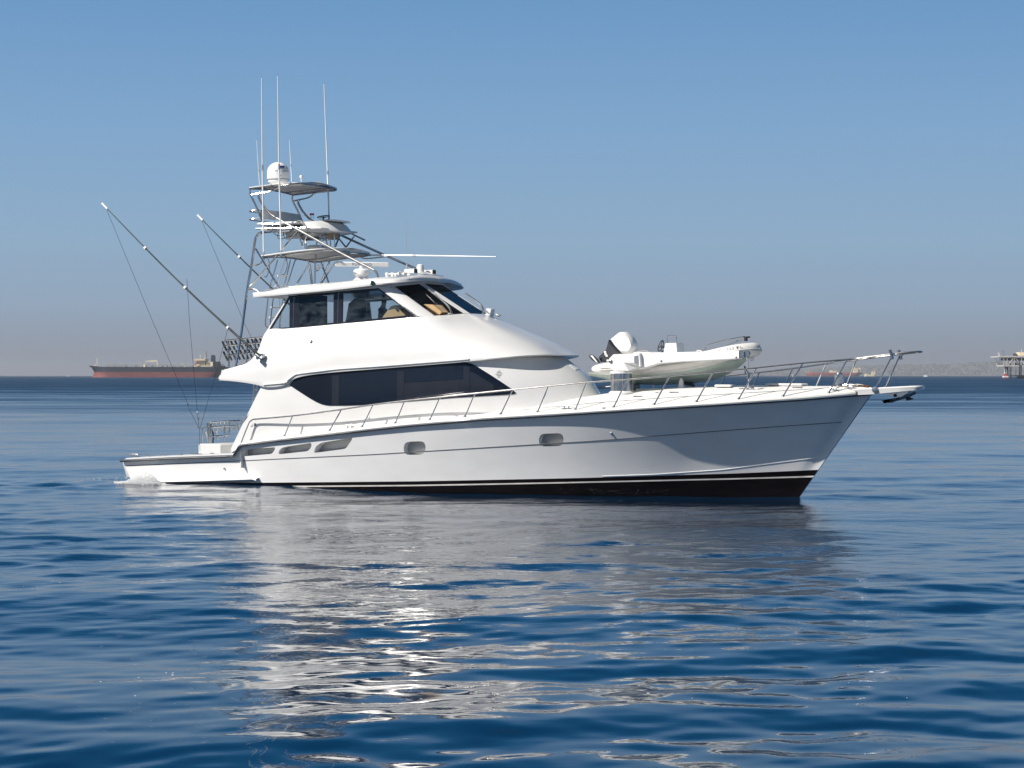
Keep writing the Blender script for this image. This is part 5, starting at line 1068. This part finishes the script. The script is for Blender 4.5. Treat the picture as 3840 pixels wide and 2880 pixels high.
mb = MB(); c_ = Wp(751.5, 1334, YT_); mb.lathe([(0, -1), (1, -.7), (1.2, 0), (.8, .9), (0, 1.2)], c_, 10); far_tube(mb, [(751.5, 1346), (751.5, 1335)], YT_, .3); far_build(mb, 'communications_dome', 'ship_cream', tk)
mb = MB(); mb.prism([(Wp(a, b, YT_)[0], YT_-6, Wp(a, b, YT_)[2]) for a, b in [(791, 1357), (794, 1333), (796, 1331), (802, 1331), (806, 1336), (807, 1357)]], (0, 12, 0)); fu = far_build(mb, 'funnel', 'tanker_navy', tk, smooth=False)
mb = MB(); far_box(mb, 790, 800, 1337, 1349, YT_, .6, -6.4); far_build(mb, 'funnel_band', 'ship_cream', fu, smooth=False)
mb = MB(); far_box(mb, 804, 823, 1356, 1380, YT_, 26, 2); far_tube(mb, [(822, 1372), (838, 1366)], YT_, .6); far_box(mb, 826, 842, 1371, 1377, YT_, 20); far_build(mb, 'stern_deckhouse', 'tanker_navy', tk, smooth=False)
# red tanker and the small cream ship to the right
Yr = 8600.; rt_ = empty('cargo_ship', Wp(3127, 1412, Yr)); tag(rt_, 'hazy bright red cargo ship with cream deckhouse, seen through the bow rail', 'ship')
ship_hull(rt_, 3024, 3230, [(1414, -2, -16, 1), (1408, -1, -8, 1), (1403, 0, 0, 0), (1397, 1, 4, 0)], Yr, 32, ['ship_orange_red', 'tanker_red', 'ship_grey'])
mb = MB(); far_box(mb, 3199, 3216, 1381, 1399, Yr, 24); far_box(mb, 3200, 3206, 1377, 1381, Yr, 10); far_build(mb, 'accommodation_block', 'ship_cream', rt_, smooth=False)
mb = MB(); far_box(mb, 3217.5, 3226, 1379, 1399, Yr, 14); far_build(mb, 'funnel', 'ship_cream', rt_, smooth=False)
mb = MB(); far_tube(mb, [(3207, 1381), (3207, 1373)], Yr, .8); far_build(mb, 'mast', 'ship_grey', rt_); mb = MB(); far_tube(mb, [(3032, 1397), (3032, 1386)], Yr, .8); far_build(mb, 'foremast', 'ship_cream', rt_)
mb = MB(); far_box(mb, 3111, 3136, 1391, 1397, Yr, 14); far_box(mb, 3112, 3122, 1389, 1391.5, Yr, 6); far_build(mb, 'deck_crane', 'ship_cream', rt_, smooth=False)
Yc = 8200.; cr_ = empty('coaster', Wp(3262, 1412, Yc)); tag(cr_, 'small low cream coloured ship just right of the red cargo ship', 'ship')
ship_hull(cr_, 3241, 3282, [(1413, 0, -2, 0), (1409, 0, 0, 0), (1404, 1, 1, 0)], Yc, 14, ['ship_cream'])
mb = MB(); far_box(mb, 3268, 3281, 1396, 1405, Yc, 10); far_box(mb, 3269, 3273, 1392, 1396, Yc, 5); far_box(mb, 3277, 3280, 1390, 1396, Yc, 5); far_build(mb, 'deckhouse', 'ship_cream', cr_, smooth=False)
mb = MB(); far_box(mb, 3243, 3251, 1401, 1405, Yc, 8); far_build(mb, 'deck_cargo', 'ship_cream', cr_, smooth=False)
Ym = 5200.; mo = empty('motor_boat', Wp(3471, 1412, Ym)); tag(mo, 'tiny white motor boat on the water below the hazy hillside', 'boat')
ship_hull(mo, 3464, 3479, [(1413, 0, 0, 0), (1408.5, 1, 0, 0)], Ym, 4, ['white_plastic']); mb = MB(); far_box(mb, 3467, 3474, 1405.5, 1409, Ym, 2.5); far_build(mb, 'cabin', 'white_plastic', mo, smooth=False)
def sailboat(px, Y, hpx, wpx, label):
    r = empty('sailing_boat', Wp(px, HZ+CAMZ/Y*FPX, Y)); tag(r, label, 'sailboat', 'sailing boats on the horizon'); py = HZ+CAMZ/Y*FPX
    ship_hull(r, px-wpx*.5, px+wpx*.6, [(py+.5, -.3, -.3, 0), (py-1.2, .3, .2, 0)], Y, 2.5, ['white_plastic'], name='boat_hull')
    mb = MB(); mb.prism([(Wp(a, b, Y)[0], Y-.1, Wp(a, b, Y)[2]) for a, b in [(px, py-hpx), (px+wpx*.5, py-2), (px-.6, py-2)]], (0, .2, 0)); far_build(mb, 'sail', 'white_plastic', r, smooth=False)
sailboat(255.5, 4700, 14, 4, 'tiny white sailboat left of the dark blue tanker')
sailboat(2972, 5000, 13, 4, 'tiny white sailboat left of the red cargo ship')
# oil platform on legs with the boat moored under it
Yp = 2300.; pf_ = empty('oil_platform', Wp(3800, 1419.6, Yp)); tag(pf_, 'white steel offshore platform with trussed deck standing on dark piles', 'platform')
mb = MB(); far_box(mb, 3729, 3925, 1336.5, 1340, Yp, 36); far_build(mb, 'upper_deck', 'platform_white', pf_, smooth=False)
mb = MB(); far_box(mb, 3751, 3925, 1370, 1374, Yp, 34); far_build(mb, 'lower_deck', 'platform_white', pf_, smooth=False)
for yo in (-17, 17):
    for a in ([(3746, 1341), (3762, 1369)], [(3763, 1340), (3763, 1370)], [(3788, 1341), (3768, 1368)], [(3790, 1340), (3790, 1370)], [(3793, 1341), (3806, 1357)], [(3817, 1340), (3817, 1370)], [(3840, 1343), (3821, 1366)], [(3845, 1340), (3845, 1370)], [(3848, 1341), (3870, 1369)], [(3750, 1356), (3750, 1371)], [(3872, 1340), (3872, 1370)]):
        far_build(far_tube(MB(), a, Yp, .32, yo), 'truss_member', 'platform_white', pf_)
far_build(far_box(MB(), 3764, 3920, 1342, 1352, Yp, 22, 3), 'machinery_deck', 'platform_dark', pf_, smooth=False)
mb = MB()
for k in range(26): x = 3770+r_.random()*100; h = 3+r_.random()*9; far_box(mb, x, x+1+r_.random()*3, 1370-h, 1370.5, Yp, 3, r_.uniform(-14, 10))
far_build(mb, 'deck_machinery', 'platform_white', pf_, smooth=False)
far_build(far_box(MB(), 3806, 3809, 1350, 1372, Yp, 1, -18), 'riser_post', 'platform_dark', pf_, smooth=False)
for k, (x, w) in enumerate([(3775, 1.2), (3780, .6), (3784, .6), (3790, 1.5), (3797, .9), (3815, .7), (3824, 1.5), (3832, 1.6), (3838, .7), (3850, 1.2), (3862, 1.4)]):
    far_build(far_tube(MB(), [(x, 1374), (x+.3, 1421)], Yp, w*.42, r_.uniform(-14, 14)), 'pile', 'platform_dark', pf_)
mb = MB(); far_tube(mb, [(3766, 1376), (3772, 1388), (3774, 1404)], Yp, .6, -8); far_build(mb, 'pile_brace', 'platform_dark', pf_)
mb = MB(); far_box(mb, 3774, 3845, 1406, 1409, Yp, 12); far_box(mb, 3822, 3900, 1410, 1420, Yp, 14, 4); far_build(mb, 'boat_landing', 'platform_dark', pf_, smooth=False)
mb = MB(); far_box(mb, 3816, 3860, 1321, 1334, Yp, 14); far_build(mb, 'site_cabin', 'ship_cream', pf_, smooth=False)
mb = MB(); far_box(mb, 3800, 3812, 1326, 1335, Yp, 5); far_tube(mb, [(3801, 1333), (3804, 1325)], Yp, .5); far_build(mb, 'deck_winch', 'platform_dark', pf_, smooth=False)
mb = MB(); far_tube(mb, [(3831, 1322), (3831, 1311)], Yp, .4); far_build(mb, 'flare_stack', 'platform_white', pf_)
mb = MB(); far_tube(mb, [(3744, 1337), (3744, 1323)], Yp, .35); far_tube(mb, [(3749, 1337), (3749, 1326)], Yp, .3); far_tube(mb, [(3742, 1325), (3747, 1322)], Yp, .3); far_build(mb, 'gangway_post', 'platform_white', pf_)
mb = MB(); far_tube(mb, [(3764, 1336), (3761, 1315)], Yp, .15); far_box(mb, 3759.5, 3761.5, 1313, 1316, Yp, .5); far_build(mb, 'light_mast', 'platform_dark', pf_)
mb = MB()
for k in range(34): x = 3752+r_.random()*62; h = 1.5+r_.random()*3.5; far_box(mb, x, x+.6+r_.random()*1.6, 1336.6-h, 1336.8, Yp, 1, r_.uniform(-16, 10))
far_build(mb, 'deck_handrail_clutter', 'ship_grey', pf_, smooth=False)
Yb = 2230.; fb_ = empty('crew_boat', Wp(3768, 1420, Yb)); tag(fb_, 'orange and white work boat moored under the platform edge', 'boat')
ship_hull(fb_, 3760, 3782, [(1421, 0, -1, 0), (1415, 1, 0, 1), (1410, 1, 0, 1)], Yb, 5, ['tanker_red', 'white_plastic'], name='boat_hull')
mb = MB(); far_box(mb, 3765, 3777, 1402, 1412, Yb, 3.5); far_build(mb, 'cabin', 'ship_orange_red', fb_, smooth=False)
mb = MB(); mb.prism([(Wp(a, b, Yb)[0], Yb-1, Wp(a, b, Yb)[2]) for a, b in [(3766, 1386), (3767, 1386), (3770, 1404), (3764, 1404)]], (0, .6, 0)); far_build(mb, 'wheelhouse_tower', 'white_plastic', fb_, smooth=False)
# the hazy shore: land, its mass of houses and trees, and the larger buildings on the waterfront
def build_shore():
    Y0 = 14400.; sk = [(2640, 1408), (2760, 1406), (2850, 1402), (2950, 1394), (3040, 1388), (3080, 1384), (3140, 1382), (3200, 1378), (3260, 1377), (3320, 1372), (3370, 1370), (3420, 1373), (3470, 1371), (3500, 1367), (3540, 1370), (3600, 1367), (3640, 1362), (3700, 1362), (3760, 1361), (3840, 1363), (4100, 1366), (4500, 1380)]
    xs = np.linspace(2640, 4500, 320); rr = np.random.default_rng(2); rows = []
    hz_ = np.interp(xs, [a for a, b in sk], [(HZ-b)/FPX*Y0+3 for a, b in sk]); bump_ = np.convolve(rr.normal(0, 3.8, len(xs)+8), np.ones(5)/5, 'same')[4:-4]
    for j, (dy, f) in enumerate([(-580, -.03), (-525, .10), (-400, .35), (-245, .68), (-105, .92), (0, 1.0), (210, .6), (520, .0)]):
        rows.append([((x-1920)/FPX*Y0, Y0+dy, max(-.5, h*f+(bump_[i]*min(1, f*1.3) if f > .2 else 0))) for i, (x, h) in enumerate(zip(xs, hz_))])
    mb = MB(); mb.grid(rows); o = mb.build('hillside', 'hill_hazed'); tag(o, kind='structure'); return o, rows
hill, hrows = build_shore(); BHI = bvh(hill)
def ground(x, y):
    h = BHI.ray_cast(Vector((x, y, 500)), Vector((0, 0, -1))); return h[0].z if h[0] else 0
rh = random.Random(11); hs_, tr_ = MB(), MB()
for k in range(1500):
    px_ = rh.uniform(2780, 3900); y = rh.uniform(13900, 14400); x = (px_-1920)/FPX*y; z = ground(x, y); w, d, h = rh.uniform(8, 26), rh.uniform(10, 20), rh.uniform(5, 11); hs_.box((x, y, z+h/2-.6), (w, d, h))
for k in range(2600):
    px_ = rh.uniform(2720, 3900); y = rh.uniform(13900, 14430); x = (px_-1920)/FPX*y; z = ground(x, y); r = rh.uniform(4, 10); tr_.lathe([(r*.5, -1), (r, r*.5), (r*.8, r*1.1), (r*.3, r*1.5)], (x, y, z), 6)
tag(hs_.build('hillside_houses', 'house_hazed', smooth=False, weld=False), 'dense mass of pale houses spread over the hazy hillside', 'houses', kind='stuff')
tag(tr_.build('hillside_trees', 'crown_hazed', smooth=False, weld=False), 'dark tree crowns scattered among the hillside houses', 'trees', kind='stuff')
for (a, b, c_, d, lab) in [(3560, 3674, 1404, 1410, 'longest low pale building along the hazy waterfront'), (3548, 3582, 1396, 1402, 'pale flat roofed building above the left end of the long waterfront building'), (3711, 3720, 1398, 1407, 'shorter cream building of a pair left of the platform'), (3722, 3731, 1391, 1407, 'tall cream tower block left of the platform'), (3742, 3762, 1397, 1405, 'pale building partly behind the left platform edge'), (3600, 3634, 1403.5, 1405, 'low roofed pavilion on top of the long waterfront building')]:
    root = empty('waterfront_building', Wp((a+b)/2, d, 13760)); tag(root, lab, 'building'); far_build(far_box(MB(), a, b, c_, d+1, 13760, 20), 'wall', 'house_hazed', root, smooth=False)
    mb = MB(); n = max(2, int((b-a)/4))
    for i in range(n): far_box(mb, a+(b-a)*(i+.3)/n, a+(b-a)*(i+.6)/n, c_+(d-c_)*.3, c_+(d-c_)*.55, 13760, .8, -10.4)
    far_build(mb, 'window_band', 'ship_grey', root, smooth=False); far_build(far_box(MB(), a-.4, b+.4, c_-.5, c_, 13760, 22), 'roof', 'ship_grey', root, smooth=False)

# ------------------------------------------------------------------ spray at the stern and foam flecks
def build_spray():
    rs = random.Random(4); mb = MB(); 
    def blob(p, r):
        t = rs.random()*6.3; s = [rs.uniform(.6, 1.3) for _ in range(6)]; v = [(p[0]+r*s[0], p[1], p[2]), (p[0]-r*s[1], p[1], p[2]), (p[0], p[1]+r*s[2], p[2]), (p[0], p[1]-r*s[3], p[2]), (p[0], p[1], p[2]+r*s[4]*.9), (p[0], p[1], p[2]-r*s[5]*.7)]
        mb.add(v, [(0, 2, 4), (2, 1, 4), (1, 3, 4), (3, 0, 4), (2, 0, 5), (1, 2, 5), (3, 1, 5), (0, 3, 5)])
    for k in range(9000):
        u = rs.random(); px_ = 436+u*160+rs.gauss(0, 5); top = np.interp(px_, [425, 470, 500, 520, 545, 570, 592, 606], [1, 8, 22, 40, 52, 40, 12, 0]); py_ = 1814-top*rs.random()**1.9*rs.uniform(.6, 1.12)-rs.random()*2
        y = -2.75-abs(rs.gauss(0, .35)); p = P(px_, py_, y); d = (1814-py_)/60; blob((p[0], p[1], max(p[2], .0)), rs.uniform(.006, .024)*(1.3-d))
    for k in range(2600):
        px_ = rs.uniform(428, 620); y = rs.uniform(-3.4, -2.5); p = P(px_, 1814, y); blob((p[0], y, .015), rs.uniform(.02, .05))
    for k in range(120):
        x = rs.uniform(-3.0, -.4); y = rs.uniform(-2.8, 2.6)*(1+.1*x/4); blob((x, y, .0), rs.uniform(.01, .03))
    for k in range(40):
        x = 14.5+4*rs.random(); p = (x, -hull_y(x/22.1, .1)-.02, .02+rs.random()*.16); blob(p, rs.uniform(.004, .011))
    mb.v = [tuple(inv @ Vector(p)) for p in mb.v]
    o = mb.build('stern_spray', 'spray_mist', smooth=False, weld=False); tag(o, 'white spray and foam thrown up at the yacht transom and along its waterline', 'spray', kind='stuff')
build_spray()
def build_flecks():
    rs = random.Random(9); mb = MB(); clusters = [(rs.uniform(-9, 9), rs.uniform(19, 46)) for _ in range(26)]
    for cx, cy in clusters:
        for k in range(rs.randint(2, 7)):
            x, y = cx+rs.gauss(0, .35), cy+rs.gauss(0, .7); r = rs.uniform(.006, .02); n = 7
            h = WZ(x, y)+.012; mb.fan([(x+r*rs.uniform(.5, 1.3)*math.cos(i*6.283/n), y+r*rs.uniform(.5, 1.3)*math.sin(i*6.283/n), h) for i in range(n)])
    o = mb.build('foam_flecks', 'foam', smooth=False, weld=False); tag(o, 'small pale foam flecks drifting on the near water', 'foam', kind='stuff')
BW = BVHTree.FromObject(water, bpy.context.evaluated_depsgraph_get())
def WZ(x, y):
    h = BW.ray_cast(Vector((x, y, 20)), Vector((0, 0, -1))); return h[0].z if h[0] else 0
build_flecks()

# ------------------------------------------------------------------ the hazy air
mb = MB(); mb.box((0, 7000, 49), (8600, 16300, 102)); hz_o = mb.build('haze', 'foam', smooth=False); tag(hz_o, kind='stuff')
m = bpy.data.materials.new('sea_haze'); m.use_nodes = True; t = m.node_tree; t.nodes.clear(); o = t.nodes.new('ShaderNodeOutputMaterial'); v = t.nodes.new('ShaderNodeVolumePrincipled')
v.inputs['Color'].default_value = (.78, .82, .89, 1); v.inputs['Density'].default_value = 6e-5; v.inputs['Anisotropy'].default_value = .2
t.links.new(v.outputs[0], o.inputs['Volume']); hz_o.data.materials.clear(); hz_o.data.materials.append(m)
